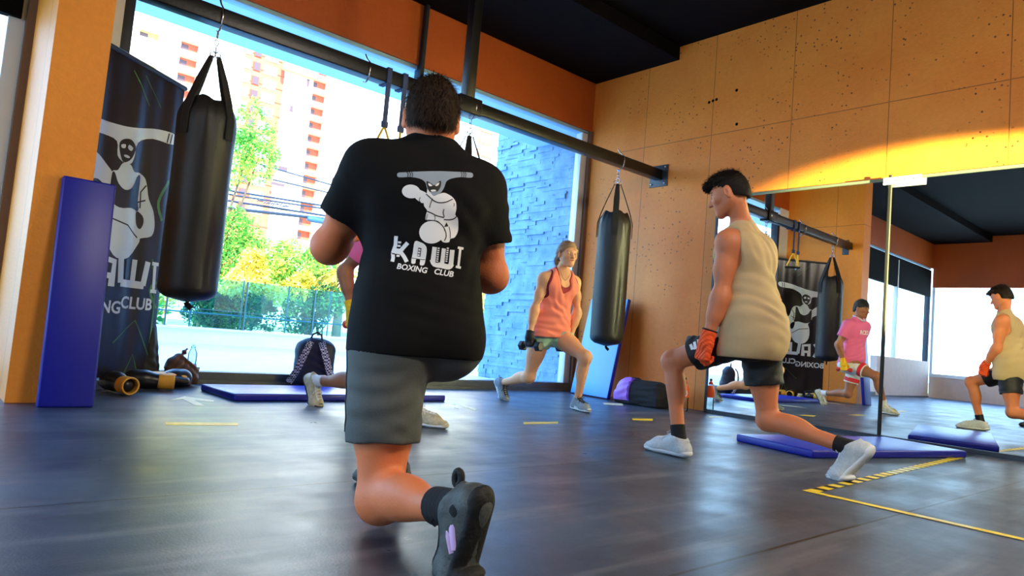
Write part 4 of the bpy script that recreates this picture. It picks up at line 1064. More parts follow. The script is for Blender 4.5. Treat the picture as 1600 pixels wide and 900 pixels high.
# flat prints laid onto a surface: 2-D outlines in photo pixels, dropped onto the cloth along the sight line
from mathutils.geometry import tessellate_polygon
def smooth_poly(P, n=6):
    P = [np.array(p, float) for p in P]; out = []; N = len(P)
    for i in range(N):
        p0, p1, p2, p3 = P[i-1], P[i], P[(i+1) % N], P[(i+2) % N]
        for k in range(n):
            t = k/n; out.append(.5*((2*p1)+(-p0+p2)*t+(2*p0-5*p1+4*p2-p3)*t*t+(-p0+3*p1-3*p2+p3)*t**3))
    return out
def ellipse(cx, cy, rx, ry, rot=0, n=28):
    c, s_ = math.cos(rot), math.sin(rot); return [np.array([cx+rx*math.cos(a)*c-ry*math.sin(a)*s_, cy+rx*math.cos(a)*s_+ry*math.sin(a)*c]) for a in np.linspace(0, 2*PI, n, endpoint=False)]
def stroke(P, w_, n=6, round_=True):
    P = [np.array(p, float) for p in P]
    if n > 1 and len(P) > 2:
        Q = []
        for i in range(len(P)-1):
            p0 = P[max(i-1, 0)]; p1 = P[i]; p2 = P[i+1]; p3 = P[min(i+2, len(P)-1)]
            for k in range(n):
                t = k/n; Q.append(.5*((2*p1)+(-p0+p2)*t+(2*p0-5*p1+4*p2-p3)*t*t+(-p0+3*p1-3*p2+p3)*t**3))
        P = Q+[P[-1]]
    L, R = [], []
    for i in range(len(P)):
        t = P[min(i+1, len(P)-1)]-P[max(i-1, 0)]; t = t/(np.linalg.norm(t)+1e-9); nn = np.array([-t[1], t[0]])*w_/2; L.append(P[i]+nn); R.append(P[i]-nn)
    return L+R[::-1]
def tri2d(poly, maxe):
    vs = [Vector((p[0], p[1], 0)) for p in poly]; tr = tessellate_polygon([vs]); bm = bmesh.new(); bv = [bm.verts.new(v_) for v_ in vs]
    for t in tr:
        try: bm.faces.new([bv[i] for i in t])
        except ValueError: pass
    for _ in range(6):
        es = [e for e in bm.edges if e.calc_length() > maxe]
        if not es: break
        bmesh.ops.subdivide_edges(bm, edges=es, cuts=1); bmesh.ops.triangulate(bm, faces=bm.faces[:])
    bm.verts.index_update(); V = [tuple(v_.co[:2]) for v_ in bm.verts]; F_ = [[v_.index for v_ in f.verts] for f in bm.faces]; bm.free(); return V, F_
def print_on(name, parent, V3, F3, layers, mats, proj, maxe=6.0):
    """layers: list of (polygons, material index, lift); proj(x,y)->(origin, direction)"""
    bvh = BVHTree.FromPolygons([tuple(map(float, v_)) for v_ in V3], [tuple(map(int, f)) for f in F3])
    g = G()
    for polys, mi, lift in layers:
        for poly in polys:
            if isinstance(poly, tuple): V2, F2 = poly
            else: V2, F2 = tri2d(poly, maxe)
            P = []; ok = True
            for (x, y) in V2:
                o, d = proj(x, y); h = bvh.ray_cast(Vector(o), Vector(d))
                if h[0] is None: ok = False; break
                nn = h[1] if h[1].dot(Vector(d)) < 0 else -h[1]
                P.append(tuple(np.array(h[0][:])+np.array(nn[:])*lift))
            if ok: g.add(P, F2, mi, True)
    o = g.build(name, mats, parent); return o
def text_layer(body, x, y, sz, slope=0.0, shear=.25, bold=.01, sx=1.0, maxe=4):
    """flat text, in pixel space (y down), centred at x,y"""
    vs, fs = text_mesh(body, sz, shear, bold); V2 = [(x+v_[0]*sx, y-v_[1]+slope*v_[0]*sx) for v_ in vs]; return (V2, [list(f) for f in fs])

# ================================================================== PEOPLE
def wrapm(name, col):
    m = mat(name, col, .75, var=.12, vscale=30); wv = node(m, 'ShaderNodeTexWave'); wv.bands_direction = 'DIAGONAL'; wv.inputs['Scale'].default_value = 22; wv.inputs['Distortion'].default_value = 1.5
    lk(m, mapping(m), wv.inputs['Vector']); lk(m, bumpn(m, wv.outputs['Fac'], .8, .004), pbsdf(m).inputs['Normal']); return m
M['skinA'] = skinm('tanned_skin', (226, 126, 76)); M['skinB'] = skinm('warm_olive_skin', (206, 122, 80)); M['skinC'] = skinm('light_skin', (232, 172, 126)); M['skinD'] = skinm('brown_skin', (160, 104, 70))
M['black_tee'] = mat('black_cotton', (13, 12, 13), .85, var=.15, vscale=5, bump=.2, bscale=300, spec=.2)
M['grey_short'] = mat('dark_grey_stretch_fabric', (76, 80, 78), .7, var=.08, vscale=6, bump=.2, bscale=300)
M['black_short'] = mat('black_sport_fabric', (17, 17, 20), .6, var=.1, bump=.15, bscale=200)
M['tank'] = mat('sand_coloured_cotton', (188, 162, 122), .85, var=.05, vscale=6, bump=.2, bscale=300)
M['coral'] = mat('coral_mesh_jersey', (255, 138, 112), .75, var=.04, bump=.2, bscale=300)
M['mint'] = mat('mint_shorts_fabric', (150, 190, 168), .75, var=.05)
M['maroon'] = mat('dark_red_lace_top', (132, 24, 34), .8, var=.5, vscale=90)
M['pink_jersey'] = mat('pink_jersey', (232, 106, 160), .75, var=.06, vscale=10, bump=.2, bscale=200)
M['white_short'] = mat('white_short_fabric', (226, 230, 226), .75)
M['red_fab'] = mat('red_fabric', (214, 36, 48), .7)
M['hairA'] = mat('dark_brown_hair', (52, 34, 22), .65, var=.35, vscale=60, spec=.2); M['hairB'] = mat('black_brown_hair', (28, 19, 14), .65, var=.35, vscale=60, spec=.2)
M['hairC'] = mat('dark_blonde_hair', (150, 118, 88), .6, var=.3, vscale=50); M['hairD'] = mat('black_hair', (16, 14, 14), .6, var=.3, vscale=60)
M['orange_wrap'] = wrapm('orange_hand_wrap', (255, 84, 20)); M['yellow_wrap'] = wrapm('yellow_hand_wrap', (248, 196, 24))
M['black_wrap'] = mat('black_glove_fabric', (22, 22, 28), .7, bump=.2, bscale=150)
M['sock_b'] = mat('black_sock', (20, 20, 24), .9, bump=.3, bscale=200); M['sock_w'] = mat('white_sock', (226, 228, 230), .9, bump=.3, bscale=200)
M['shoe_w'] = mat('white_knit_shoe', (200, 206, 210), .7, var=.1, vscale=80, bump=.3, bscale=200); M['shoe_g'] = mat('grey_knit_shoe', (132, 142, 150), .7, var=.15, vscale=80, bump=.3, bscale=200)
M['shoe_k'] = mat('black_grey_shoe', (74, 78, 76), .6, var=.3, vscale=40, bump=.3, bscale=120); M['shoe_c'] = mat('cream_leather_shoe', (190, 180, 150), .6, var=.25, vscale=30, bump=.3, bscale=80)
M['sole_w'] = mat('white_foam_sole', (226, 230, 232), .6); M['sole_k'] = mat('black_rubber_sole', (12, 12, 13), .7, bump=.5, bscale=60); M['lace_w'] = mat('white_lace', (232, 234, 234), .8); M['lace_k'] = mat('black_lace', (20, 20, 22), .8)
M['print_w'] = mat('white_print', (248, 250, 252), .6); M['print_k'] = mat('black_print', (8, 8, 10), .6); M['print_g'] = mat('grey_print', (150, 165, 180), .6)
M['lilac'] = mat('lilac_patch', (214, 178, 226), .6); M['blue_tr'] = mat('bright_blue_trim', (40, 130, 230), .6)

def skin_body(B, parent, m, tint=None, h=.006, hands=(), closed=True, fem=False, jaw=1.0, fine_head=.0032, extra=None, hand_done=None):
    F = Fld(); B.torso(F); B.legs(F); B.arms(F, k=.03); B.neckhead(F, fem, jaw=jaw); B.footflesh(F)
    fine = [(B.head-.13, B.head+.14, fine_head)]
    for (w_, d, pn, ts, curl, kw) in hands:
        B.hand(F, w_, d, pn, ts, curl, **kw); c = np.array(w_)+nrm(d)*.07; fine.append((c-.075, c+.075, .0034))
    if extra: extra(F)
    V, Q = F.mesh(h, fine, 1)
    T = np.ones((len(V), 3)) if tint is None else tint(B, V)
    return np_obj('body', V, Q, m, parent, T), V, Q
def shorts(B, parent, m, fracL, fracR, zt, o=.018, r0=.104, r1=.098, waves=True, name='shorts', up_n=None):
    F = Fld(); c = B.sc*B.bulk
    Rp = np.stack([B.pr, B.pf, B.pu], 1)
    F.ell(B.pel+B.pu*.02, np.array([.160*B.bulk, .112*B.bulk, .125])*B.sc+o, Rp, .05)
    for e in (-1, 1): F.ell(B.pel+B.pr*e*.075*B.sc-B.pf*.055*B.sc-B.pu*.02, np.array([.088*B.bulk, .088*B.bulk, .095])*B.sc+o, Rp, .05)
    for hp, kn, fr in ((B.hipL, B.kL, fracL), (B.hipR, B.kR, fracR)):
        td = nrm(kn-hp); L = np.linalg.norm(kn-hp); e = hp+td*L*fr
        F.cap(hp, e+td*.10, r0*B.sc*B.lb, r1*B.sc*B.lb, .05, cuts=[(e, td)])
        F.cap(e-td*.03, e+td*.2, (r1-.015)*B.sc*B.lb, (r1-.013)*B.sc*B.lb, .006, 's')
        if waves:
            F.wave(hp*.6+kn*.4, .16, td+np.array([.3, .2, .5]), .060, .0045, 1.2, 1.0); F.wave(e, .13, np.cross(td, (0, 0, 1))+.3*td, .055, .0035, 1.1, .4)
    F.wave(B.pel, .22, nrm(B.pf+B.pu), .07, .004, 1.3, 2.0)
    F.cut((0, 0, zt), (0, 0, 1))
    V, Q = F.mesh(.0055, (), 1); return np_obj(name, V, Q, m, parent), V, Q

# ------------------------------------------------------------------ man in the printed black shirt (foreground, back to us)
pA = thing('person', 'person seen from behind in a black printed T-shirt, lunging in the foreground', 'person', (1.17, 1.75, 0))
aL = np.array([1.050, 1.325, .150]); fL = foot(aL, azv(-8), 74, 8)
ballR = (1.33, 2.19); aR = ankle_for(ballR, azv(-2), 0); fR = foot(aR, azv(-2), 0)
chA = at(666, 283, 2.14); nkA = at(676, 226, 2.15)
A = Body((1.185, 1.765, .545), 14, chA, 22, nkA, at(674, 187, 2.17), azv(32, -.12), azv(32, 8.0), aL, aR, fL, fR, (1, 2.2, .85), (1.3, 2.2, .85), (-1, 0, -1), (1, 0, -1),
         sw=.182, bulk=1.08, armbulk=1.10, legbulk=1.10, tilt=-.07)
A.hipL = np.array([1.082, 1.765, .535]); A.kL = np.array([1.076, 1.712, .080]); A.aL = aL
A.eL = A.shL+nrm(np.array([-.10, .50, -.84]))*.27; A.wL = A.eL+nrm(np.array([.62, .70, .30]))*.255
A.eR = A.shR+nrm(np.array([.26, .02, -.93]))*.27; A.wR = A.eR+nrm(np.array([-.42, .85, .30]))*.255
def tint_skin(B, V): return B.face_tint(V, False, stubble=.3)
dirLA, dirRA = nrm([.75, .45, .35]), nrm([-.7, .6, .35])
bodyA, VA, QA = skin_body(A, pA, M['skinA'], tint_skin, .0062, [(A.wL, dirLA, (-.3, -.6, .3), (0, 0, 1), (60, 75, 40), {}), (A.wR, dirRA, (-.2, -.6, .3), (0, 0, 1), (60, 75, 40), {})])
F = Fld(); A.torso(F, .018, waist=.008)
F.ell(A.pel+A.pu*.04, np.array([.186, .160, .19]), np.stack([A.pr, A.pf, A.pu], 1), .05)
F.cap(A.hipL+A.pu*.12+A.pr*.02, A.hipL-A.pu*.1+A.pr*.005, .118, .124, .04)
for sh, e in ((A.shL, A.eL), (A.shR, A.eR)):
    d = nrm(e-sh); F.cap(sh-d*.01, sh+d*.26, .077, .074, .05, cuts=[(sh+d*.165, d)]); F.cap(sh+d*.13, sh+d*.3, .061, .061, .006, 's')
    F.wave(sh+d*.08, .12, nrm(d+A.spine*.4), .05, .003, 1.2)
F.cap(A.neck-A.spine*.02, A.neck+A.spine*.12+A.cfw*.04, .066, .075, .012, 's')
F.cut((0, 0, .487), (0, 0, -1))
F.wave(A.pel+A.pu*.05, .20, (.15, .1, 1), .05, .0042, 1.3, .7); F.wave(A.pel+A.pu*.28-A.cfw*.1, .22, (.5, .1, .8), .10, .0035, 1.4, 2.1)
F.wave(A.shR-A.spine*.2, .2, (-.7, .1, .7), .07, .0035, 1.2, .2); F.wave(A.shL-A.spine*.2, .2, (.7, .1, .7), .07, .0035, 1.2, 1.4)
VS, QS = F.mesh(.0052, (), 1); np_obj('t_shirt', VS, QS, M['black_tee'], pA)
oA, VSA, QSA = shorts(A, pA, M['grey_short'], .66, .80, .505, o=.010, r0=.104, r1=.094)
# seam line along the outer left leg of the shorts
bvA = BVHTree.FromPolygons([tuple(map(float, v_)) for v_ in VSA], [tuple(map(int, f)) for f in QSA])
d = nrm(A.kL-A.hipL); o_ = nrm(-A.pr+A.pf*.12); pts = []
for x in np.linspace(.02, .275, 14):
    h_ = bvA.ray_cast(Vector(A.hipL+d*x+o_*.3), Vector(-o_))
    if h_[0]: pts.append(np.array(h_[0][:])+o_*.001)
g = G(); g.tube(pts, .0022, 6); g.build('side_seam', M['black_short'], pA)
upA = shoe(pA, aL, fL, M['shoe_k'], M['sole_k'], M['lace_k'], size=1.06, sole_t=.018)
sdn = nrm(np.cross(fL['d'], fL['n']))
for e in (-1,):
    g = G()
    for (u0, u1, w_) in ((.16, .62, .011), (.34, .66, .009)):
        a = fL['heel']*(1-u0)+fL['ball']*u0+fL['n']*.075; b_ = fL['heel']*(1-u1)+fL['ball']*u1+fL['n']*.028
        for s2 in (-1, 1):
            g.tube([a+sdn*s2*.028, (a+b_)/2+sdn*s2*.041, b_+sdn*s2*.040], w_, 8, flat=(1, .5))
    g.build('side_stripes', M['lilac'], upA)
g = G(); c = fL['heel']+fL['n']*.118-fL['d']*.018
ring(g, c-fL['n']*.006, .013, .009, sdn, 16, .8, 1.3); g.build('heel_loop', M['sole_k'], upA)
sock(pA, aL, A.kL, .10, M['sock_b'], .043, .048, ft=fL)
shoe(pA, aR, fR, M['shoe_k'], M['sole_k'], M['lace_k'], size=1.04); sock(pA, aR, A.kR, .09, M['sock_b'], .042, .046, ft=fR)
# hair
def hair(B, parent, m, thick=.012, nape=-.045, fringe=.045, seed=1, n=2600, L=.022, top=.0, blades=True, w_=.0012, side_cut=None, down=None, out=.35, wave=.004):
    c = B.sc; r, f, u = B.hr, B.hf, B.hu; R = np.stack([r, f, u], 1); P = lambda x, y, z: B.head+(r*x+f*y+u*z)*c
    F = Fld(); F.ell(P(0, -.014, .024+top*.5), np.array([.075+thick, .094+thick, .092+thick+top])*c, R, .01)
    F.ell(P(0, -.045, -.03), np.array([.062+thick*.5, .062+thick*.5, .060])*c, R, .03)
    F.cut(P(0, 0, 0), f) if False else None
    F.box(P(0, .098, -.052), np.array([.12, .085, .088+.0])*c, R @ np.array([[1, 0, 0], [0, math.cos(.22), -math.sin(.22)], [0, math.sin(.22), math.cos(.22)]]), .02, .012, 's')
    F.cap(P(-.11, .022, -.045), P(.11, .022, -.045), .052*c, .052*c, .015, 's')
    F.cut(P(0, -.08, nape), nrm(-u*1.0+f*.35))
    for e in (-1, 1): F.ell(P(.085*e, -.004, -.014), np.array([.03, .024, .036])*c, R, .01, 's')
    F.wave(P(0, 0, .03), .2, nrm(u+f*.2), .016, wave, 1.6, seed); F.wave(P(0, 0, .05), .18, nrm(r+f*.4), .014, wave*.8, 1.8, seed+1)
    V, Q = F.mesh(.0038, (), 1)
    if blades:
        bV, bQ = hair_blades(V, Q, n, L, w_, None, down if down is not None else nrm(-u+f*.1), .5, seed, out, (lambda fc: (fc-P(0, 0, 0)) @ u > -.06*c))
        V, Q = merge((V, Q), (bV, bQ))
    return np_obj('hair', V, Q, m, parent)
hair(A, pA, M['hairA'], .006, -.052, seed=3, n=9000, L=.026, top=.006, wave=.0022, w_=.0009, out=.25)
# chest emblem on the back, white print with black line work, and the club name
S45 = 4.5
def K(P): return [(590+x/S45, 250+y/S45) for x, y in P]
def Kp(P, n=4): return smooth_poly(K(P), n)
white, black, grey = [], [], []
horn = [(137, 105), (150, 90), (205, 87), (250, 84), (340, 81), (400, 80), (470, 81), (590, 86), (655, 90), (670, 106), (658, 126), (585, 122), (520, 132), (485, 150), (472, 182), (458, 212), (435, 236), (395, 250), (362, 228), (345, 195), (335, 160), (300, 134), (230, 121), (152, 123)]
grey.append(Kp(horn, 3))
white.append(Kp([(350, 205), (372, 232), (395, 252), (430, 240), (470, 232), (520, 258), (548, 296), (552, 345), (545, 385), (563, 408), (566, 460), (562, 505), (540, 545), (510, 555), (500, 578), (460, 578), (440, 545), (470, 500), (455, 460), (420, 428), (380, 425), (338, 425), (340, 385), (346, 352), (326, 322), (324, 272), (330, 250), (345, 238)], 3))
white.append([tuple(p) for p in K([tuple(q) for q in ellipse(235, 222, 64, 48, .08)])]); white.append(Kp([(270, 196), (300, 212), (345, 236), (332, 270), (322, 302), (298, 296), (262, 266), (250, 230)], 3))
white.append([tuple(p) for p in K([tuple(q) for q in ellipse(380, 508, 88, 80, -.15)])])
black.append(Kp([(343, 152), (372, 164), (396, 180), (420, 162), (444, 148), (442, 188), (418, 224), (392, 214), (368, 226), (352, 200)], 3))
eyes = [K([(354, 164), (370, 170), (386, 184), (366, 188), (356, 178)]), K([(402, 182), (416, 168), (434, 160), (428, 178), (412, 188)]), [tuple(p) for p in K([tuple(q) for q in ellipse(391, 217, 19, 7, 0)])]]
ln = lambda P, w_=5, n=4: black.append(stroke(K(P), w_/S45, n))
ln([(340, 240), (366, 262), (392, 285), (430, 300), (480, 296), (526, 276)], 7); ln([(386, 272), (374, 300), (364, 336)], 5); ln([(345, 360), (380, 374), (415, 392), (466, 404)], 7); ln([(465, 418), (500, 420), (535, 412), (556, 394)], 7)
ln([(466, 345), (460, 370), (468, 400)], 5); ln([(336, 424), (372, 424), (410, 430), (448, 455), (474, 498), (480, 540), (468, 568)], 6); ln([(300, 262), (292, 280), (300, 298)], 4); ln([(205, 86), (215, 104), (210, 122)], 5); ln([(222, 86), (232, 104), (226, 122)], 4); ln([(238, 86), (246, 104), (242, 122)], 4)
ln([(585, 88), (592, 104), (586, 122)], 4); ln([(600, 88), (607, 104), (601, 122)], 4); ln([(614, 88), (620, 104), (615, 122)], 4); ln([(352, 380), (345, 402), (340, 424)], 4); ln([(400, 392), (404, 410), (398, 426)], 4)
black.append(K([(482, 438), (496, 466), (466, 472)])); ln([(500, 470), (508, 510), (508, 552)], 5); ln([(533, 305), (538, 316), (532, 326)], 4)
# letters
let = []
def lt(P, w_, n=1): let.append(stroke(K(P), w_/S45, n))
lt([(131, 535), (126, 600), (108, 655)], 26); lt([(108, 655), (110, 690), (104, 716)], 26); lt([(212, 582), (170, 630), (160, 650)], 28, 3); lt([(156, 640), (186, 680), (205, 718)], 28, 3); lt([(122, 640), (160, 645)], 40)
let.append(Kp([(262, 573), (300, 578), (330, 594), (345, 622), (340, 680), (326, 738), (296, 738), (298, 702), (270, 700), (264, 728), (236, 724), (248, 650)], 3))
lt([(402, 612), (388, 715)], 34); lt([(466, 622), (452, 735)], 30); lt([(524, 632), (514, 740)], 32); lt([(384, 700), (400, 732), (450, 742), (500, 752), (518, 730)], 38, 3)
lt([(580, 622), (566, 752)], 17); lt([(562, 616), (602, 624)], 17); lt([(548, 750), (584, 758)], 17)
dots = []
for (cx, cy) in ((156, 580), (152, 605), (148, 653), (145, 676)): dots.append(([tuple(p) for p in K([(cx-11, cy-8), (cx+11, cy-7), (cx+10, cy+7), (cx-12, cy+6)])]))
blk2 = [K([(286, 616), (308, 620), (300, 682), (278, 678)])]; d2 = []
for i in range(3): d2.append(K([(288-i*3, 624+i*19), (302-i*3, 627+i*19), (300-i*3, 640+i*19), (286-i*3, 637+i*19)]))
for cx in (428, 492):
    blk2.append(stroke(K([(cx, 612), (cx-12, 722)]), 22/S45, 1))
    for i in range(7): d2.append(K([(cx-7-i*1.7, 616+i*15), (cx+7-i*1.7, 617+i*15), (cx+6-i*1.7, 626+i*15), (cx-8-i*1.7, 625+i*15)]))
ln2 = [stroke(K([(242, 690), (300, 700), (334, 702)]), 4/S45, 1), stroke(K([(103, 660), (122, 662)]), 8/S45, 1)]
bc = [text_layer('BOXING', 590+238/S45, 250+764/S45, 12.5, .155, .3, .3, .98), text_layer('CLUB', 590+460/S45, 250+795/S45, 12.5, .165, .3, .3, .98)]
def pproj(x, y): q = at(x, y, 1.0); return CAM0, nrm(q-CAM0)
print_on('shirt_print', pA, VS, QS, [(grey, 2, .0012), (white, 0, .0015), (let, 0, .0012), (black, 1, .0021), (blk2+ln2, 1, .0018), (eyes, 0, .0026), (dots, 0, .0018), (d2, 0, .0024), (bc, 0, .0014)], [M['print_w'], M['print_k'], M['print_g']], pproj, 4.0)

def tshirt_like(): pass
def wrap_fist(B, parent, w_, d, pn, ts, curl, m, o=.005, cuff=.05, name='hand_wrap', e=None, **kw):
    F = Fld(); B.hand(F, w_, d, pn, ts, curl, o, fo=.0014, **kw); dd = nrm(e-w_) if e is not None else -nrm(d)
    F.cap(w_-dd*.01, w_+dd*cuff, .030*B.sc+o, .033*B.sc+o, .02, cuts=[(w_+dd*cuff, dd)])
    for i in range(5): F.wave(w_, .12, nrm(nrm(d)+.5*np.array(ts)), .013, .0002, .3, 1.0)
    V, Q = F.mesh(.0027, (), 1); return np_obj(name, V, Q, m, parent)
def grip_point(B, w_, d, pn): return w_+nrm(d)*.088*B.sc+nrm(pn)*.026*B.sc
def dumbbell(label, c, axis, R_, L, m, group=None, hexa=True):
    t = thing('dumbbell', label, 'dumbbell', c, group); Fm = frame(axis)
    g = G(); g.lathe([(.001, -.068), (.014, -.068), (.015, -.03), (.0165, 0), (.015, .03), (.014, .068), (.001, .068)], c, 16, 0, Fm); g.build('handle', M['chrome'] if hexa else m, t)
    for e in (-1, 1):
        g = G(); z0, z1 = sorted((e*.066, e*(.066+L))); n = 6 if hexa else 20
        g.lathe([(.001, z0), (R_*.82, z0), (R_, z0+L*.18), (R_, z1-L*.18), (R_*.82, z1), (.001, z1)], c, n, 0, Fm)
        o = g.build('weight_head', m, t, .3)
        o.data.polygons.foreach_set('use_smooth', [not hexa]*len(o.data.polygons))
    return t
M['db_rubber'] = mat('black_hex_rubber', (24, 24, 28), .55, bump=.1); M['db_red'] = mat('red_vinyl_weight', (210, 36, 30), .45)

# ------------------------------------------------------------------ man in the sand coloured tank top (right)
pB_ = thing('person', 'person in a sand coloured tank top with orange hand wraps, lunging by the mirror', 'person', (3.42, 1.95, 0))
fLd, fRd = azv(4), azv(0)
aLb = ankle_for((3.27, 2.38), fLd, 0); fLb = foot(aLb, fLd, 0)
aRb = ankle_for((3.60, 1.49), fRd, 50); fRb = foot(aRb, fRd, 50, 8)
B = Body((3.42, 1.94, .675), -4, (3.405, 2.00, 1.165), -2, (3.41, 2.03, 1.285), at(1139, 303, 3.81), azv(-18, -.38), azv(-18, 2.4), aLb, aRb, fLb, fRb,
         at(1121, 508, 3.62), at(1152, 520, 3.88), (-.3, -1, 0), (.3, -1, 0), sc=1.02, bulk=.95, armbulk=.98, legbulk=.93, sw=.18, shin=.43, tilt=0)
dLb, pnL = nrm([-.10, .16, -1]), nrm([.5, .3, .1]); dRb = nrm([-.2, .2, -1])
B.eL = B.shL+nrm([-.06, .03, -1])*.285; B.wL = B.eL+nrm([-.14, .20, -1])*.25; B.eR = B.shR+nrm([.02, .12, -1])*.285; B.wR = B.eR+nrm([-.40, .50, -.75])*.25
handsB = [(B.wL, dLb, (.9, -.25, 0), (.2, 1, 0), (55, 80, 50), {}), (B.wR, dRb, (-.9, -.25, 0), (-.2, 1, 0), (55, 80, 50), {})]
skin_body(B, pB_, M['skinB'], lambda b_, V: b_.face_tint(V, False, brow=(.2, .16, .14)), .006, handsB, fine_head=.0026)
wrap_fist(B, pB_, *handsB[0][:5], M['orange_wrap'], .006, .055, e=B.eL); wrap_fist(B, pB_, *handsB[1][:5], M['orange_wrap'], .006, .055, e=B.eR)
g = G(); dd = nrm(B.eL-B.wL); ring(g, B.wL+dd*.058, .036, .005, dd, 20); g.build('wrist_band', M['sock_b'], pB_)
def tank(B, parent, m, zt, o=.013, hole=.085, neckr=.075, loose=0.0, name='tank_top', wl=(), front_drop=0.0, strap=.5):
    F = Fld(); B.torso(F, o, waist=.008+loose)
    F.ell(B.pel+B.pu*.04-B.pf*.01, np.array([.172*B.bulk+loose, .145*B.bulk+loose, .19])*B.sc+o, np.stack([B.pr, B.pf, B.pu], 1), .05)
    for hp in (B.hipL, B.hipR): F.cap(hp+B.pu*.10, hp-B.pu*.06+B.pf*.02, .112*B.bulk+loose*.5, .122*B.bulk+loose*.5, .04)
    if loose: F.cap(B.chest-B.spine*.12, B.pel+B.pu*.02, .135*B.bulk, .15*B.bulk+loose, .05, flat=(B.cfw, .75))
    for e, sh in ((-1, B.shL), (1, B.shR)):
        F.cap(sh+B.lat*e*.022+B.spine*.09, sh+B.lat*e*.012-B.spine*.085, hole*.78, hole*.8, .012, 's')
        F.cap(sh-B.lat*e*.0, sh+B.lat*e*.2, hole*.72, hole, .015, 's')
    F.cap(B.neck-B.spine*.035+B.cfw*.02, B.neck+B.spine*.12+B.cfw*.03, neckr, neckr+.01, .012, 's')
    if front_drop: F.cap(B.neck-B.spine*front_drop+B.cfw*.10, B.neck+B.cfw*.09, .05, .075, .02, 's')
    F.cut((0, 0, zt), (0, 0, -1))
    for wv in wl: F.wave(*wv)
    V, Q = F.mesh(.0055, (), 1); return np_obj(name, V, Q, m, parent), V, Q
w0 = B.pel*.5+B.chest*.5
tank(B, pB_, M['tank'], 0.562, .014, .088, .070, .020, wl=[(B.pel+B.pu*.12, .26, (.2, .1, 1), .075, .006, 1.5, .4), (w0-B.cfw*.08, .26, (.5, .4, .6), .09, .006, 1.5, 1.3), (B.chest-B.cfw*.1, .2, (.8, 0, .3), .06, .004, 1.2, 2.)])
oS, VSB, QSB = shorts(B, pB_, M['black_short'], .66, .57, .66, o=.010, r0=.112, r1=.104)
# white triangular stripe mark on the shorts leg
cx, cy = 1086, 541
tri = [[(cx-9+i*6.2+j*.0, cy-2-i*4.0), (cx-5.0+i*6.2, cy-4-i*3.6), (cx-1.0+i*4.4, cy+4.5-i*.6), (cx-6+i*4.8, cy+6-i*.6)] for i in range(3) for j in (0,)]
print_on('shorts_mark', pB_, VSB, QSB, [(tri, 0, .002)], [M['print_w']], pproj, 3)
shoe(pB_, aLb, fLb, M['shoe_w'], M['sole_w'], M['lace_w'], size=1.04, sole_t=.017); shoe(pB_, aRb, fRb, M['shoe_w'], M['sole_w'], M['lace_w'], size=1.04, sole_t=.017)
for a_, k_, f_ in ((B.aL, B.kL, fLb), (B.aR, B.kR, fRb)): sock(pB_, a_, k_, .085, M['sock_b'], .040, .042, ft=f_)
hair(B, pB_, M['hairB'], .003, -.05, seed=8, n=6000, L=.008, top=.0, wave=.001, w_=.0008, down=nrm(-B.hu+B.hf*.2))
# longer textured top and fringe
def hair_top(B, parent, m, seed=5):
    c = B.sc; r, f, u = B.hr, B.hf, B.hu; R = np.stack([r, f, u], 1); P = lambda x, y, z: B.head+(r*x+f*y+u*z)*c; F = Fld()
    F.ell(P(0, .0, .074), np.array([.068, .090, .048])*c, R, .01); F.cap(P(-.035, .085, .074), P(.035, .085, .074), .017*c, .017*c, .02)
    F.wave(P(0, 0, .09), .16, nrm(r+f*.5), .022, .007, 2.4, seed); F.wave(P(0, 0, .09), .16, nrm(f-r*.3), .026, .006, 2.0, seed+1)
    F.ell(P(0, 0, .0), np.array([.075, .094, .092])*c, R, .005, 's')
    V, Q = F.mesh(.0036, (), 1); bV, bQ = hair_blades(V, Q, 5200, .026, .0013, None, nrm(f*1.0-u*.2), .5, seed, .8); V, Q = merge((V, Q), (bV, bQ)); return np_obj('hair_top', V, Q, m, parent)
hair_top(B, pB_, M['hairB'])

# ------------------------------------------------------------------ woman in coral tank top
pC = thing('person', 'person with fair ponytail and coral tank top lunging between window and slim punching bag', 'person', (4.31, 4.36, 0))
fLd, fRd = azv(196), azv(182)
aLc = ankle_for((4.41, 3.98), fLd, 0, size=.92); fLc = foot(aLc, fLd, 0, size=.92)
aRc = ankle_for((4.25, 4.86), fRd, 52, size=.92); fRc = foot(aRc, fRd, 52, 8, size=.92)
W = Body((4.31, 4.37, .635), 186, at(874, 439, 6.06), 192, at(880, 420, 6.04), at(887, 397, 6.00), azv(196, -.12), azv(196, 8.), aLc, aRc, fLc, fRc,
         at(825, 519, 5.90), at(893, 520, 6.2), (-.2, 1, 0), (.3, .8, 0), sc=.955, bulk=.86, armbulk=.80, legbulk=.94, sw=.172, hw=.09, tilt=.0)
W.wL, W.wR = W.wL, W.wR
# right arm is the one nearest the camera
W.eR = W.shR+nrm(at(834, 476, 5.92)-at(849, 425, 5.95))*.268; W.wR = W.eR+nrm(at(826, 518, 5.86)-at(834, 476, 5.92))*.24
W.eL = W.shL+nrm(at(906, 478, 6.10)-at(902, 428, 6.05))*.268; W.wL = W.eL+nrm(at(895, 520, 6.06)-at(906, 478, 6.10))*.24
dW = nrm([-.03, -.05, -1]); dWl = nrm([.0, -.05, -1])
hW = [(W.wR, dW, (.95, .1, 0), (0, -1, 0), (75, 90, 60), dict(sc=.95)), (W.wL, dWl, (-.95, .1, 0), (0, -1, 0), (75, 90, 60), dict(sc=.95))]
_, VW, QW = skin_body(W, pC, M['skinC'], lambda b_, V: b_.face_tint(V, True, brow=(.5, .38, .3), lip=(.9, .45, .42)), .0055, hW, fem=True, jaw=.84, fine_head=.0026)
for h_, e_ in zip(hW, (W.eR, W.eL)): wrap_fist(W, pC, *h_[:5], M['black_wrap'], .004, .045, name='glove', e=e_, sc=.95)
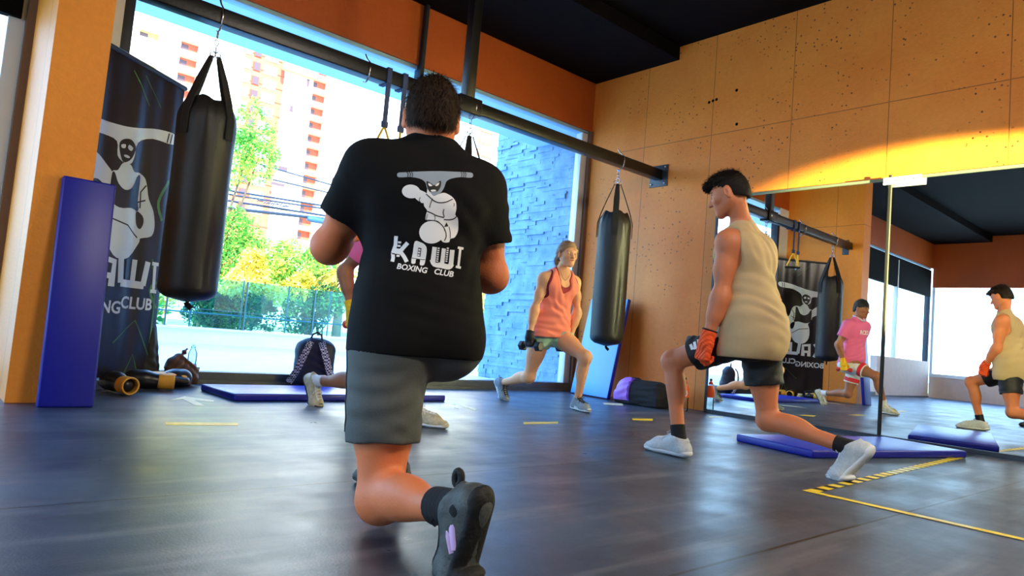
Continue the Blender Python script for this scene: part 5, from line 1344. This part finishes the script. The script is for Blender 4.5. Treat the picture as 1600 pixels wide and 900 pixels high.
w0 = W.pel*.5+W.chest*.5
# red lace top under the jersey
F = Fld(); W.torso(F, .004); 
for e, sh in ((-1, W.shL), (1, W.shR)): F.cap(sh+W.lat*e*.01+W.spine*.09, sh+W.lat*e*.010-W.spine*.05, .062, .066, .012, 's')
F.cap(W.neck-W.spine*.05+W.cfw*.02, W.neck+W.spine*.12+W.cfw*.03, .062, .07, .012, 's'); F.cap(W.neck-W.spine*.10+W.cfw*.10, W.neck+W.cfw*.09, .045, .06, .02, 's')
F.cut(W.chest-W.spine*.21, -W.spine)
V, Q = F.mesh(.005); np_obj('undershirt', V, Q, M['maroon'], pC)
tank(W, pC, M['coral'], .60, .012, .112, .078, .014, front_drop=.14, wl=[(W.pel+W.pu*.10, .24, (.2, .1, 1), .055, .006, 1.5, .4), (w0+W.cfw*.08, .24, (.5, .4, .7), .07, .006, 1.5, 1.3), (W.chest+W.cfw*.1-W.spine*.1, .18, (.9, 0, .3), .06, .004, 1.2, 2.)])
shorts(W, pC, M['mint'], .30, .30, .66, o=.006, r0=.104, r1=.106)
shoe(pC, aLc, fLc, M['shoe_g'], M['sole_w'], M['lace_k'], M['print_w'], size=.94); shoe(pC, aRc, fRc, M['shoe_g'], M['sole_w'], M['lace_k'], M['print_w'], size=.94)
for a_, k_, f_ in ((W.aL, W.kL, fLc), (W.aR, W.kR, fRc)): sock(pC, a_, k_, .035, M['shoe_g'], .036, .037, ft=f_)
def hair_pony(B, parent, m):
    c = B.sc; r, f, u = B.hr, B.hf, B.hu; R = np.stack([r, f, u], 1); P = lambda x, y, z: B.head+(r*x+f*y+u*z)*c; F = Fld()
    F.ell(P(0, -.014, .024), np.array([.081, .099, .097])*c, R, .01); F.ell(P(0, -.06, -.005), np.array([.064, .05, .06])*c, R, .03)
    for e in (-1, 1): F.cap(P(.070*e, .030, .035), P(.078*e, -.02, .012), .014*c, .013*c, .02)
    F.ell(P(0, .115, -.028), np.array([.060, .07, .088])*c, R, .012, 's'); F.cap(P(-.11, .035, -.06), P(.11, .035, -.06), .052*c, .055*c, .02, 's')
    F.cut(P(0, -.08, -.055), nrm(-u+f*.3))
    V1, Q1 = F.mesh(.004); F = Fld()
    F.cap(P(0, -.10, .03), P(0, -.135, .015), .020*c, .026*c, .01); F.cap(P(0, -.135, .015), P(.01, -.15, -.06), .028*c, .024*c, .02); F.cap(P(.01, -.15, -.06), P(.012, -.125, -.15), .024*c, .010*c, .02)
    F.wave(P(0, -.14, -.05), .14, r, .012, .002, 1.0)
    V2, Q2 = F.mesh(.0038); V, Q = merge((V1, Q1), (V2, Q2))
    bV, bQ = hair_blades(V1, Q1, 4000, .035, .0008, None, nrm(-f*1.0-u*.1), .3, 4, .0, mask=lambda fc: (fc-P(0, 0, 0)) @ f < .045*c)
    bV2, bQ2 = hair_blades(V2, Q2, 1500, .05, .0009, None, nrm(-u), .2, 5, .02); bV, bQ = merge((bV, bQ), (bV2, bQ2)); V, Q = merge((V, Q), (bV, bQ)); o = np_obj('hair', V, Q, m, parent)
    g = G(); ring(g, P(0, -.112, .026), .021, .005, nrm(f-u*.3), 16); g.build('hair_tie', M['black_wrap'], parent); return o
hair_pony(W, pC, M['hairC'])
bvW = BVHTree.FromPolygons([tuple(map(float, v_)) for v_ in VW], [tuple(map(int, f)) for f in QW]); pts = []
for u_ in np.linspace(-1, 1, 21):
    z_ = .010-.085*(1-abs(u_)**1.6); o = W.neck+W.spine*(z_-.015)+W.lat*u_*.062
    h_ = bvW.ray_cast(Vector(o+W.cfw*.4), Vector(-W.cfw))
    if h_[0]: pts.append(np.array(h_[0][:])+W.cfw*.002)
g = G(); g.tube(pts, .0014, 6); g.build('necklace', M['chrome'], pC)
dumbbell('black hex dumbbell hanging from the woman in coral\'s gloved hand nearest the window', grip_point(W, W.wR, dW, (.95, .1, 0)), (0.05, -1, .02), .045, .055, M['db_rubber'], None)
dumbbell('black hex dumbbell half hidden behind the bent front thigh of the woman in coral', grip_point(W, W.wL, dWl, (-.95, .1, 0)), (0.05, -1, .02), .045, .055, M['db_rubber'], None)

# ------------------------------------------------------------------ man in the pink jersey (behind the man in black, whole in the mirror)
pD = thing('person', 'person in pink jersey, white shorts and yellow hand wraps, whole only in the mirror', 'person', (2.34, 3.97, 0))
fLd, fRd = azv(150), azv(172)
aLd = ankle_for((2.45, 3.39), fLd, 0); fLd_ = foot(aLd, fLd, 0)
aRd = ankle_for((2.18, 4.42), fRd, 55); fRd_ = foot(aRd, fRd, 55, 8)
D_ = Body((2.34, 3.97, .61), 166, (2.36, 3.93, 1.12), 166, (2.365, 3.91, 1.24), (2.385, 3.86, 1.36), azv(166, -.22), azv(166, 4.), aLd, aRd, fLd_, fRd_,
          at(550, 496, 4.4), (2.59, 4.03, .63), (.3, 1, 0), (-.3, 1, 0), sc=.98, bulk=1.0, armbulk=.95, legbulk=.95, sw=.18)
D_.eR, D_.wR = ik(D_.shR, at(550, 486, 4.4), .28, .26, (-.5, .8, .1)); D_.eL, D_.wL = ik(D_.shL, (2.57, 3.99, .61), .28, .26, (.5, .8, .1))
hD = [(D_.wR, nrm([.0, -.1, -1]), (.95, .2, 0), (0, -1, 0), (75, 90, 60), {}), (D_.wL, nrm([0, -.1, -1]), (-.95, .2, 0), (0, -1, 0), (75, 90, 60), {})]
skin_body(D_, pD, M['skinD'], lambda b_, V: b_.face_tint(V, False, brow=(.2, .16, .14)), .006, hD)
for h_, e_ in zip(hD, (D_.eR, D_.eL)): wrap_fist(D_, pD, *h_[:5], M['yellow_wrap'], .005, .07, e=e_)
F = Fld(); D_.torso(F, .014, waist=.008); F.ell(D_.pel+D_.pu*.08, np.array([.17, .13, .13])+.012, np.stack([D_.pr, D_.pf, D_.pu], 1), .05)
for sh, e in ((D_.shL, D_.eL), (D_.shR, D_.eR)):
    d = nrm(e-sh); F.cap(sh-d*.01, sh+d*.26, .076, .070, .05, cuts=[(sh+d*.17, d)]); F.cap(sh+d*.14, sh+d*.3, .058, .058, .006, 's')
F.cap(D_.neck, D_.neck+D_.spine*.12+D_.cfw*.03, .062, .07, .012, 's'); F.cut((0, 0, .535), (0, 0, -1)); F.wave(D_.pel+D_.pu*.15, .25, (.3, .2, 1), .06, .005, 1.4)
VD, QD = F.mesh(.0055); np_obj('jersey', VD, QD, M['pink_jersey'], pD)
g = G()
for e in (-1, 1):
    c = D_.neck; P = [c+D_.cfw*-.062+D_.lat*e*.01+D_.spine*.02, c+D_.lat*e*.062+D_.spine*.012, c+D_.lat*e*.045+D_.cfw*.062-D_.spine*.012, c+D_.lat*e*.018+D_.cfw*.082-D_.spine*.035]; g.tube(P, .016, 8, flat=(1, .7))
g.build('collar', mat('pale_blue_collar', (190, 206, 226), .7), pD)
def dproj(sgn):
    def f(x, y): o = D_.chest-D_.spine*(.07+y)-D_.lat*x+D_.cfw*.5; return o, -D_.cfw
    return f
print_on('chest_letters', pD, VD, QD, [([text_layer('RCE2', 0, 0.02, .075, 0, 0, .002, 1.0)], 0, .003)], [M['print_w']], lambda x, y: (D_.chest-D_.spine*(.05+y)-D_.lat*(-x)+D_.cfw*.5, -D_.cfw), .03)
oS, VDS, QDS = shorts(D_, pD, M['white_short'], .62, .62, .62, o=.012, r0=.102, r1=.098)
F = Fld()
for hp, kn in ((D_.hipL, D_.kL), (D_.hipR, D_.kR)):
    td = nrm(kn-hp); e = hp+td*.60*.413
    F.cap(hp+td*.10, e+td*.1, .1005*.95, .0965*.95+.004, .01, cuts=[(e, td), (hp+td*.19, -td)])
V, Q = F.mesh(.005); np_obj('shorts_hem', V, Q, M['red_fab'], pD)
shoe(pD, aLd, fLd_, M['shoe_c'], M['sole_w'], M['lace_w'], size=1.0); shoe(pD, aRd, fRd_, M['shoe_c'], M['sole_k'], M['lace_w'], size=1.0)
for a_, k_, f_ in ((D_.aL, D_.kL, fLd_), (D_.aR, D_.kR, fRd_)): sock(pD, a_, k_, .095, M['sock_w'], .038, .041, ft=f_)
hair(D_, pD, M['hairD'], .011, -.05, seed=12, n=2200, L=.02, top=.008)
dumbbell('small red dumbbell in the yellow wrapped hand nearest the mirror', grip_point(D_, D_.wL, nrm([0, -.1, -1]), (-.95, .2, 0)), (0.1, -1, 0), .028, .035, M['db_red'], None, False)
dumbbell('small red dumbbell in the yellow wrapped hand beside the man in black', grip_point(D_, D_.wR, nrm([0, -.1, -1]), (.95, .2, 0)), (0.1, -1, 0), .028, .035, M['db_red'], None, False)

# ================================================================== BANNER
BR = np.array([1.44, 5.56]); BD = nrm([.78, .62]); BW = .86; BL = BR-BD*BW; BN = np.array([BD[1], -BD[0], 0])
BT = float(on(277, 137, 1, 5.56)[2]); BB = .07
def bsurf(u, v, off=0.0):
    """u 0..1 left to right, v 0..1 top to bottom"""
    rip = .007*math.sin(u*15+v*2.3+.8*math.sin(v*5))*(.3+.7*v*(1-v)*3)+.002*math.sin(u*31-v*4)
    p = BL+BD*BW*u; return np.array([p[0], p[1], BT+(BB-BT)*v])+BN*(rip+off)
ban = thing('banner_stand', 'tall black club banner with a white emblem, standing by the window at the left', 'banner', (float((BL+BR)[0]/2), float((BL+BR)[1]/2), 0))
M['banner'] = mat('glossy_black_banner', (20, 15, 24), .28, var=.1, vscale=2, spec=.6); M['banner_w'] = mat('banner_white_ink', (222, 232, 238), .35); M['banner_g'] = mat('banner_green_ink', (70, 120, 60), .4, var=.4, vscale=6)
g = G(); NU, NV = 48, 24; vs = [bsurf(i/NU, j/NV) for j in range(NV+1) for i in range(NU+1)]; fs = [(j*(NU+1)+i, (j+1)*(NU+1)+i, (j+1)*(NU+1)+i+1, j*(NU+1)+i+1) for j in range(NV) for i in range(NU)]
vb = [q-BN*.002 for q in vs]; g.add(vs, fs, 0, True); g.add(vb, [f[::-1] for f in fs], 0, True); g.build('banner_sheet', M['banner'], ban)
g = G(); a, b_ = bsurf(-.01, 0), bsurf(1.01, 0); g.tube([a+np.array([0, 0, .01]), b_+np.array([0, 0, .01])], .017, 10); g.build('top_rail', M['dark_metal'], ban)
g = G(); c = (bsurf(0, 1)+bsurf(1, 1))/2; R_ = np.stack([np.array([BD[0], BD[1], 0]), BN, np.array([0, 0, 1.])], 1)
g.box((-.44, -.05, 0), (.44, .05, .075), bev=.015); g.v = [tuple(R_ @ np.array(q)+np.array([c[0], c[1], 0])) for q in g.v]
pm_ = (bsurf(.5, 0)+bsurf(.5, 1))/2-BN*.03; g.tube([(pm_[0], pm_[1], .03), (pm_[0], pm_[1], BT)], .011, 8); g.build('base', M['alu'], ban)
def uv(x, y): return (418-x)/228.0, (y+78)/672.0
def layer(polys, mi, off, mats):
    g = G()
    for p in polys:
        V2, F2 = p if isinstance(p, tuple) else tri2d([q for q in p], 10)
        P = [uv(*q) for q in V2]
        if any(u < .004 or u > .996 for u, v in P): P = [(min(max(u, .004), .996), v) for u, v in P]
        g.add([bsurf(u, v, off) for u, v in P], F2, mi, True)
    return g
hornb = [(200, 36), (206, 60), (262, 66), (300, 88), (305, 120), (312, 138), (330, 140), (345, 130), (350, 102), (380, 98), (420, 104), (452, 100), (450, 76), (400, 72), (340, 66), (300, 56), (250, 40)]
fig = [(285, 150), (300, 152), (312, 140), (330, 142), (340, 160), (352, 166), (358, 190), (350, 225), (338, 238), (345, 262), (347, 290), (340, 320), (318, 341), (285, 335), (264, 300), (262, 290), (236, 280), (230, 258), (238, 225), (254, 200), (262, 172), (270, 156)]
lay = [([smooth_poly(hornb, 3), smooth_poly(fig, 3), smooth_poly([(348, 175), (362, 158), (384, 142), (404, 140), (420, 158), (418, 180), (400, 194), (380, 190), (360, 200), (350, 205)], 3)], 0, .0025)]
bk = [smooth_poly([(305, 100), (318, 88), (334, 92), (344, 104), (340, 124), (330, 140), (316, 132), (308, 118)], 3), smooth_poly([(281, 158), (290, 160), (300, 186), (318, 196), (336, 186), (346, 168), (352, 170), (352, 208), (350, 226), (326, 236), (296, 230), (276, 232), (280, 208)], 3),
      smooth_poly([(264, 240), (280, 234), (276, 262), (266, 270), (260, 256)], 3)]
for P in ([(262, 205), (280, 214)], [(270, 290), (300, 268), (340, 262)], [(264, 172), (275, 190), (272, 225)], [(213, 38), (216, 60)], [(222, 39), (225, 62)]): bk.append(stroke(P, 3.0, 1))
eyesb = [smooth_poly([(312, 104), (322, 100), (324, 108), (316, 112)], 2), smooth_poly([(330, 102), (340, 106), (338, 112), (330, 110)], 2), ellipse(324, 126, 7, 3)]
lets = []
def lb(P, w_, n=1): lets.append(stroke(P, w_, n))
# club name, mirrored here because these coordinates were read in the mirror
lb([(402, 335), (398, 402)], 13); lb([(372, 338), (388, 366)], 11); lb([(388, 366), (372, 404)], 11)
lets.append([(316, 345), (356, 338), (358, 402), (342, 402), (342, 386), (330, 386), (330, 402), (314, 402)])
lb([(306, 338), (300, 392)], 14); lb([(268, 338), (268, 392)], 12); lb([(236, 338), (242, 392)], 14); lb([(300, 392), (240, 392)], 16)
lb([(216, 340), (212, 400)], 8); lb([(224, 340), (206, 340)], 8); lb([(220, 402), (203, 402)], 8)
dk = [stroke([(288, 340), (286, 384)], 8, 1), stroke([(254, 340), (254, 384)], 8, 1), [(326, 354), (344, 352), (345, 374), (327, 374)]]
g1 = layer(lay[0][0], 0, .0025, None); 
for src, mi, off in ((bk, 1, .004), (eyesb, 0, .0055), (lets, 0, .0025), (dk, 1, .004)):
    h_ = layer(src, mi, off, None); g1.add(h_.v, h_.f, mi, True)
vs_, fs_ = text_mesh('BOXING', 36, 0, .9); P = [uv(355-x*.92, 446-y) for x, y, _ in vs_]; g1.add([bsurf(u, v, .0025) for u, v in P], fs_, 0)
vs_, fs_ = text_mesh('CLUB', 36, 0, .9); P = [uv(252-x*.92, 434-y) for x, y, _ in vs_]; g1.add([bsurf(u, v, .0025) for u, v in P], fs_, 0)
grn = [stroke([(205, 145), (228, 200), (212, 240)], 7, 4), stroke([(196, 560), (250, 470), (300, 520)], 3, 1), stroke([(225, 330), (206, 420), (204, 520)], 5, 3), stroke([(230, 585), (246, 545), (262, 588)], 3, 1), stroke([(198, 440), (222, 400), (205, 380)], 6, 3), stroke([(250, -10), (300, -60)], 2, 1), stroke([(280, 0), (330, -58)], 2, 1)]
h_ = layer(grn, 2, .0022, None); g1.add(h_.v, h_.f, 2, True); g1.build('banner_print', [M['banner_w'], M['banner'], M['banner_g']], ban)

# ================================================================== GEAR ON THE FLOOR
def soft(name, F, m, parent=None, h=.005, lab=None, cat=None, grp=None):
    V, Q = F.mesh(h, (), 1); o = np_obj(name, V, Q, m, parent)
    if lab: tag(o, lab, cat, grp)
    return o
M['black_cloth'] = mat('black_soft_cloth', (14, 13, 17), .8, var=.2, bump=.3, bscale=60); M['brown_cloth'] = mat('brown_soft_cloth', (84, 58, 50), .75, var=.25, vscale=8, bump=.3, bscale=60)
M['glove_black'] = mat('black_glove_leather', (20, 20, 24), .35, bump=.1); M['glove_yellow'] = mat('yellow_glove_leather', (222, 168, 60), .5, var=.15)
F = Fld(); c = np.array([1.36, 5.61, 0])
F.ell(c+[0, 0, .26], (.12, .085, .28), None, .05); F.ell(c+[-.05, .0, .16], (.12, .085, .17), None, .05); F.ell(c+[.05, -.02, .10], (.08, .075, .11), None, .05); F.cap(c+[.03, -.03, .40], c+[.09, -.04, .06], .04, .035, .05); F.cap(c+[-.06, -.04, .36], c+[-.08, -.05, .05], .04, .04, .05)
F.wave(c+[0, -.05, .25], .35, (1, .2, .15), .07, .009, 1.5, .5); F.wave(c+[0, 0, .1], .25, (.5, .2, 1), .06, .007, 1.5, 2); F.cut((0, 0, .002), (0, 0, -1))
soft('black_jacket', F, M['black_cloth'], None, .006, 'black jacket heaped up on the floor under the banner', 'jacket')
F = Fld(); c = np.array([1.66, 5.58, 0])
F.ell(c+[0, 0, .09], (.12, .09, .10), None, .04); F.ell(c+[-.05, .0, .16], (.07, .05, .07), None, .04); F.cap(c+[-.04, 0, .17], c+[.02, .02, .27], .03, .012, .03); F.cap(c+[.02, 0, .15], c+[.10, .0, .13], .04, .02, .03); F.cap(c+[.06, -.02, .1], c+[.10, -.03, .03], .035, .02, .03)
F.wave(c+[0, 0, .12], .25, (.6, .1, .8), .05, .012, 1.8, .5); F.wave(c+[0, 0, .12], .25, (-.7, .1, .6), .045, .009, 1.8, 2.5); F.cut((0, 0, .002), (0, 0, -1))
soft('crumpled_hoodie', F, M['brown_cloth'], None, .005, 'crumpled brown garment dropped beside the boxing gloves', 'clothes')
def boxing_glove(c, yaw, label, roll=0.0, tilt=0.0):
    t = thing('boxing_glove', label, 'boxing glove', c, 'black and yellow boxing gloves on the floor')
    Rz = rotz(yaw) @ np.array([[1, 0, 0], [0, math.cos(tilt), -math.sin(tilt)], [0, math.sin(tilt), math.cos(tilt)]]); P = lambda x, y, z: np.array(c)+Rz @ np.array([x, y, z])
    F = Fld(); F.ell(P(0, .10, .075), (.068, .095, .062), Rz, .03); F.ell(P(0, .15, .07), (.062, .055, .058), Rz, .03); F.cap(P(0, .06, .068), P(0, -.05, .062), .056, .050, .03); F.cap(P(.060, .03, .06), P(.070, .12, .05), .026, .027, .015)
    F.cut((0, 0, c[2]+.004), (0, 0, -1)) if tilt == 0 else None
    soft('glove_shell', F, M['glove_black'], t, .0045)
    F = Fld(); F.cap(P(0, -.03, .063), P(0, -.12, .062), .055, .057, .01, cuts=[(P(0, -.115, .06), P(0, -1, 0)-P(0, 0, 0))]); F.cap(P(0, -.05, .063), P(0, -.2, .062), .043, .046, .005, 's'); F.cut((0, 0, c[2]+.003), (0, 0, -1))
    soft('cuff', F, M['glove_yellow'], t, .004)
    F = Fld(); F.cap(P(.032, .0, .098), P(.060, .115, .078), .016, .017, .01); soft('thumb_piece', F, M['glove_yellow'], t, .004); return t
boxing_glove((1.40, 5.24, 0), 1.35, 'black and yellow boxing glove lying in front of the brown garment')
boxing_glove((1.13, 4.98, 0), .25, 'boxing glove whose open yellow cuff faces the room, at the left end of the heap')
boxing_glove((1.50, 5.40, .0), -1.2, 'yellow and black boxing glove behind the others, against the window sill')
# clear bottle on the sill
def bottle(label, c, r, h, cap_m, lab_m=None, sleeve=None, name='water_bottle'):
    t = thing(name, label, 'bottle', c); g = G()
    g.lathe([(.002, .004), (r*.8, 0), (r, .012), (r, h*.18), (r*.94, h*.22), (r, h*.27), (r*.93, h*.33), (r, h*.38), (r, h*.62), (r*.96, h*.68), (r*.6, h*.82), (r*.42, h*.86), (r*.42, h*.9), (.002, h*.9)], c, 28); g.build('bottle_body', M['clear'], t)
    g = G(); g.lathe([(.002, h*.865), (r*.52, h*.865), (r*.52, h*.93), (r*.3, h*.95), (r*.22, h), (.002, h)], c, 20); g.build('cap', cap_m, t)
    if lab_m:
        g = G(); g.lathe([(r*1.005, h*.44), (r*1.02, h*.44), (r*1.02, h*.63), (r*.99, h*.685), (r*.64, h*.825), (r*.62, h*.825)], c, 28); o = g.build('label_sleeve', lab_m, t)
    return t
bottle('clear plastic water bottle standing on the window sill by the brown garment', (1.79, 5.79, .095), .034, .21, M['clear'])
M['orange_cap'] = mat('orange_plastic_cap', (250, 70, 20), .4); M['orange_sleeve'] = mat('orange_white_sleeve', (255, 96, 30), .4)
bt = bottle('sports drink bottle with orange sleeve and cap standing left of the mirror', (5.84, 3.985, 0), .042, .31, M['orange_cap'], M['orange_sleeve'], name='sports_bottle')
g = G(); dv = nrm([-5.84, -3.985, 0]); sdv = np.array([dv[1], -dv[0], 0])*-1
vs_, fs_ = text_mesh('G', .055, 0, .002); dsk = ellipse(0, 0, .030, .034)
def curl_(x, z, o): a = x/.043; return np.array([5.84, 3.985, 0])+(dv*math.cos(a)+sdv*math.sin(a))*(.0432+o)+np.array([0, 0, .178+z])
V2, F2 = tri2d(dsk, .02); g.add([curl_(x, y, .0005) for x, y in V2], F2, 0); g.add([curl_(x, y, .0016) for x, y, _ in vs_], fs_, 1); g.build('bottle_mark', [M['print_w'], M['orange_cap']], bt)
g = G(); g.lathe([(.001, .305), (.012, .305), (.013, .318), (.008, .328), (.001, .328)], (5.84, 3.985, 0), 14); g.build('nozzle', M['rubber'], bt)

# purple gym bag
M['purple'] = mat('purple_nylon', (176, 120, 226), .45, var=.15, vscale=8, bump=.2); M['purple_d'] = mat('violet_trim', (92, 40, 160), .5)
gb = thing('gym_bag', 'purple and black gym bag on the floor against the orange wall', 'bag', (5.72, 4.35, 0))
c = np.array([5.74, 4.42, 0]); ax_ = nrm([.12, -1, 0])
F = Fld(); F.cap(c+[0, 0, .135]-ax_*.15, c+[0, 0, .135]+ax_*.18, .13, .12, .03); F.box(c+[0, 0, .06], (.115, .28, .06), frame((0, 0, 1)) if False else None, .03, .05); F.wave(c+[0, 0, .15], .3, (.3, .2, 1), .06, .006, 1.4); F.cut((0, 0, .003), (0, 0, -1)); soft('bag_body', F, M['black_cloth'], gb, .005)
for nm_, mm_, y0_, y1_, gr_ in (('end_panel', 'purple', 4.50, 5.0, .006), ('trim', 'purple_d', 4.478, 4.505, .010)):
    F = Fld(); F.cap(c+[0, 0, .135]-ax_*.15, c+[0, 0, .135]+ax_*.18, .13+gr_, .12+gr_, .03); F.box(c+[0, 0, .06], (.115+gr_, .28+gr_, .06), None, .03, .05)
    F.wave(c+[0, 0, .15], .3, (.3, .2, 1), .06, .006, 1.4); F.cut((0, 0, .035), (0, 0, -1)); F.cut((0, y0_, 0), (0, -1, 0)); F.cut((0, y1_, 0), (0, 1, 0)); F.cut(c+[.05, 0, 0], (1, 0, 0))
    soft(nm_, F, M[mm_], gb, .004)
F = Fld(); F.ell(c+[-.01, .10, .235], (.055, .07, .04), None, .02); F.cap(c+[-.02, .05, .25], c+[-.09, .08, .17], .022, .02, .02); F.wave(c+[0, .08, .23], .12, (1, .4, .2), .03, .004, 1.5); soft('carry_handle', F, M['black_cloth'], gb, .004)

# backpack
bpk = thing('backpack', 'navy and black backpack with white patterned straps, propped against the window sill', 'backpack', (2.72, 5.55, 0))
M['navy'] = mat('navy_nylon', (18, 20, 46), .6, bump=.2, bscale=150)
m = M['strap_pat'] = mat('patterned_strap', (200, 200, 220), .7); b = pbsdf(m)
ck = node(m, 'ShaderNodeTexChecker'); ck.inputs['Scale'].default_value = 70; ck.inputs['Color1'].default_value = S((214, 216, 232)); ck.inputs['Color2'].default_value = S((30, 34, 60)); lk(m, mapping(m), ck.inputs['Vector']); lk(m, ck.outputs['Color'], b.inputs['Base Color'])
c = np.array([2.72, 5.58, 0.02]); fr_ = nrm([-.43, -.9, 0]); sd_ = np.array([-fr_[1], fr_[0], 0]); sd_ = sd_ if sd_[0] > 0 else -sd_; Rb = np.stack([sd_, -fr_, np.array([0, 0, 1.])], 1)
Pb = lambda x, y, z: c+sd_*x-fr_*y+np.array([0, 0, z])
F = Fld(); F.box(Pb(0, 0, .19), (.165, .085, .19), Rb, .08, .03); F.ell(Pb(0, .01, .30), (.150, .085, .11), Rb, .04); F.ell(Pb(0, .05, .14), (.14, .08, .12), Rb, .04); F.wave(Pb(0, 0, .2), .3, (.4, .2, 1), .08, .004, 1.2); F.cut((0, 0, .003), (0, 0, -1)); soft('pack_body', F, M['navy'], bpk, .005)
for s_ in (-1, 1):
    P = [Pb(s_*.045, -.080, .375), Pb(s_*.060, -.115, .33), Pb(s_*.095, -.13, .24), Pb(s_*.125, -.125, .15), Pb(s_*.165, -.10, .07), Pb(s_*.19, -.07, .02)]
    P = [P[0]*(1-0)+0 for _ in ()] or P
    Q = []
    for j in range(len(P)-1):
        for u_ in np.linspace(0, 1, 5, endpoint=False): Q.append(P[j]*(1-u_)+P[j+1]*u_)
    Q.append(P[-1]); g = G(); vs = []; 
    for j, q in enumerate(Q):
        t_ = nrm(Q[min(j+1, len(Q)-1)]-Q[max(j-1, 0)]); w_ = nrm(np.cross(t_, fr_))*.027
        for (a_, b2) in ((-1, 0), (1, 0), (1, 1), (-1, 1)): vs.append(q+w_*a_+fr_*.010*b2)
    n_ = len(Q); fs = [(j*4+k, j*4+(k+1) % 4, j*4+4+(k+1) % 4, j*4+4+k) for j in range(n_-1) for k in range(4)]+[(3, 2, 1, 0), (n_*4-4, n_*4-3, n_*4-2, n_*4-1)]
    g.add(vs, fs); g.build('shoulder_strap', M['strap_pat'], bpk)
g = G(); g.tube([Pb(-.05, -.02, .385), Pb(-.035, -.02, .435), Pb(0, -.02, .455), Pb(.035, -.02, .435), Pb(.05, -.02, .385)], .008, 8); g.build('top_loop', M['web'], bpk)
mat_pad('exercise_mat', 'blue exercise mat stood on end against the orange pier, seen in the mirror', (.60, 4.32, 0), (0, .11, 1), (1, 0, 0), 1.25, .26, .05, M['blue_vinyl'])

# ================================================================== FLOOR MARKINGS (laid flat on the rubber)
M['tape_y'] = mat('yellow_floor_tape', (238, 206, 30), .45, var=.2, vscale=25); M['tape_w'] = mat('worn_pale_tape', (222, 218, 170), .5, var=.2, vscale=20); M['tape_k'] = mat('black_floor_tape', (16, 16, 18), .45)
def fl(px, py, z=.0015): q = on(px, py, 2, 0.0); return (q[0], q[1], z)
def floor_poly(name, pts, m, lab, cat, grp=None):
    g = G(); P = [fl(*p) for p in pts]; n = len(P); g.add(P+[(x, y, -.001) for x, y, z in P], [tuple(range(n))]+[(i, (i+1) % n, n+(i+1) % n, n+i) for i in range(n)]); o = g.build(name, m); tag(o, lab, cat, grp); return o
def strip_world(g, a, b_, w_, mi, z=.0015):
    a = np.array(a, float); b_ = np.array(b_, float); d = nrm(b_-a); n = np.array([-d[1], d[0]])*w_/2
    P = [(*(a+n), z), (*(b_+n), z), (*(b_-n), z), (*(a-n), z)]; g.add(P, [(0, 3, 2, 1)], mi)
V0 = np.array([3.10, 1.43]); T1 = np.array([6.02, 1.60]); R1 = np.array([3.10, -.6])
t = thing('floor_tape', 'yellow and black hazard tape forming a corner on the floor near the raised white shoe', 'tape', (float(V0[0]), float(V0[1]), 0))
g = G(); strip_world(g, V0, T1, .055, 1, .0012)
L_ = np.linalg.norm(T1-V0); d = (T1-V0)/L_; x = .0
for k in range(24):
    a = V0+d*(x+.005); b_ = V0+d*min(x+.075, L_); strip_world(g, a, b_, .055, 0 if k not in (9, 10, 11, 12, 13) else 2, .002); x += .125 if k < 7 else .10
g.build('dashed_run', [M['tape_y'], M['tape_k'], M['tape_w']], t)
g = G(); strip_world(g, V0+[0, .03], R1, .045, 0, .0022); strip_world(g, V0+[0, -.42], V0+[0, -.62], .030, 1, .0028); g.build('solid_run', [M['tape_y'], M['tape_w']], t)
floor_poly('floor_tape', [(259, 660), (372, 661), (372, 665), (259, 664)], M['tape_y'], 'thin yellow tape line on the floor in front of the blue mat by the window', 'tape')
floor_poly('floor_tape', [(818, 660), (872, 659), (872, 662), (818, 663)], M['tape_y'], 'short yellow tape dash on the floor right of the man in black', 'tape')
floor_poly('floor_tape', [(988, 654), (1020, 654.5), (1020, 657.5), (988, 656.5)], M['tape_y'], 'short yellow tape dash on the floor by the purple gym bag', 'tape')
floor_poly('floor_tape', [(1108, 650.5), (1130, 651), (1130, 653), (1108, 652.5)], M['tape_w'], 'tiny pale tape dash on the floor at the mirror corner', 'tape')
floor_poly('floor_tape', [(942, 629.5), (972, 630.5), (974, 634), (944, 632)], M['tape_w'], 'short pale tape dash on the floor at the foot of the leaning mat', 'tape')
floor_poly('floor_arrow', [(262, 626.5), (288, 619.5), (300, 621), (334, 626), (334, 628), (304, 625.5), (320, 634.5), (306, 634), (285, 623.5)], M['tape_w'], 'pale painted arrow on the floor left of the flat blue mat', 'floor marking')
floor_poly('floor_arrow', [(696, 631), (716, 629.5), (724, 632), (745, 640), (741, 641.5), (719, 634.5), (716, 639), (710, 637), (712, 633)], M['tape_w'], 'pale painted arrow on the floor between the man in black and the woman in coral', 'floor marking')
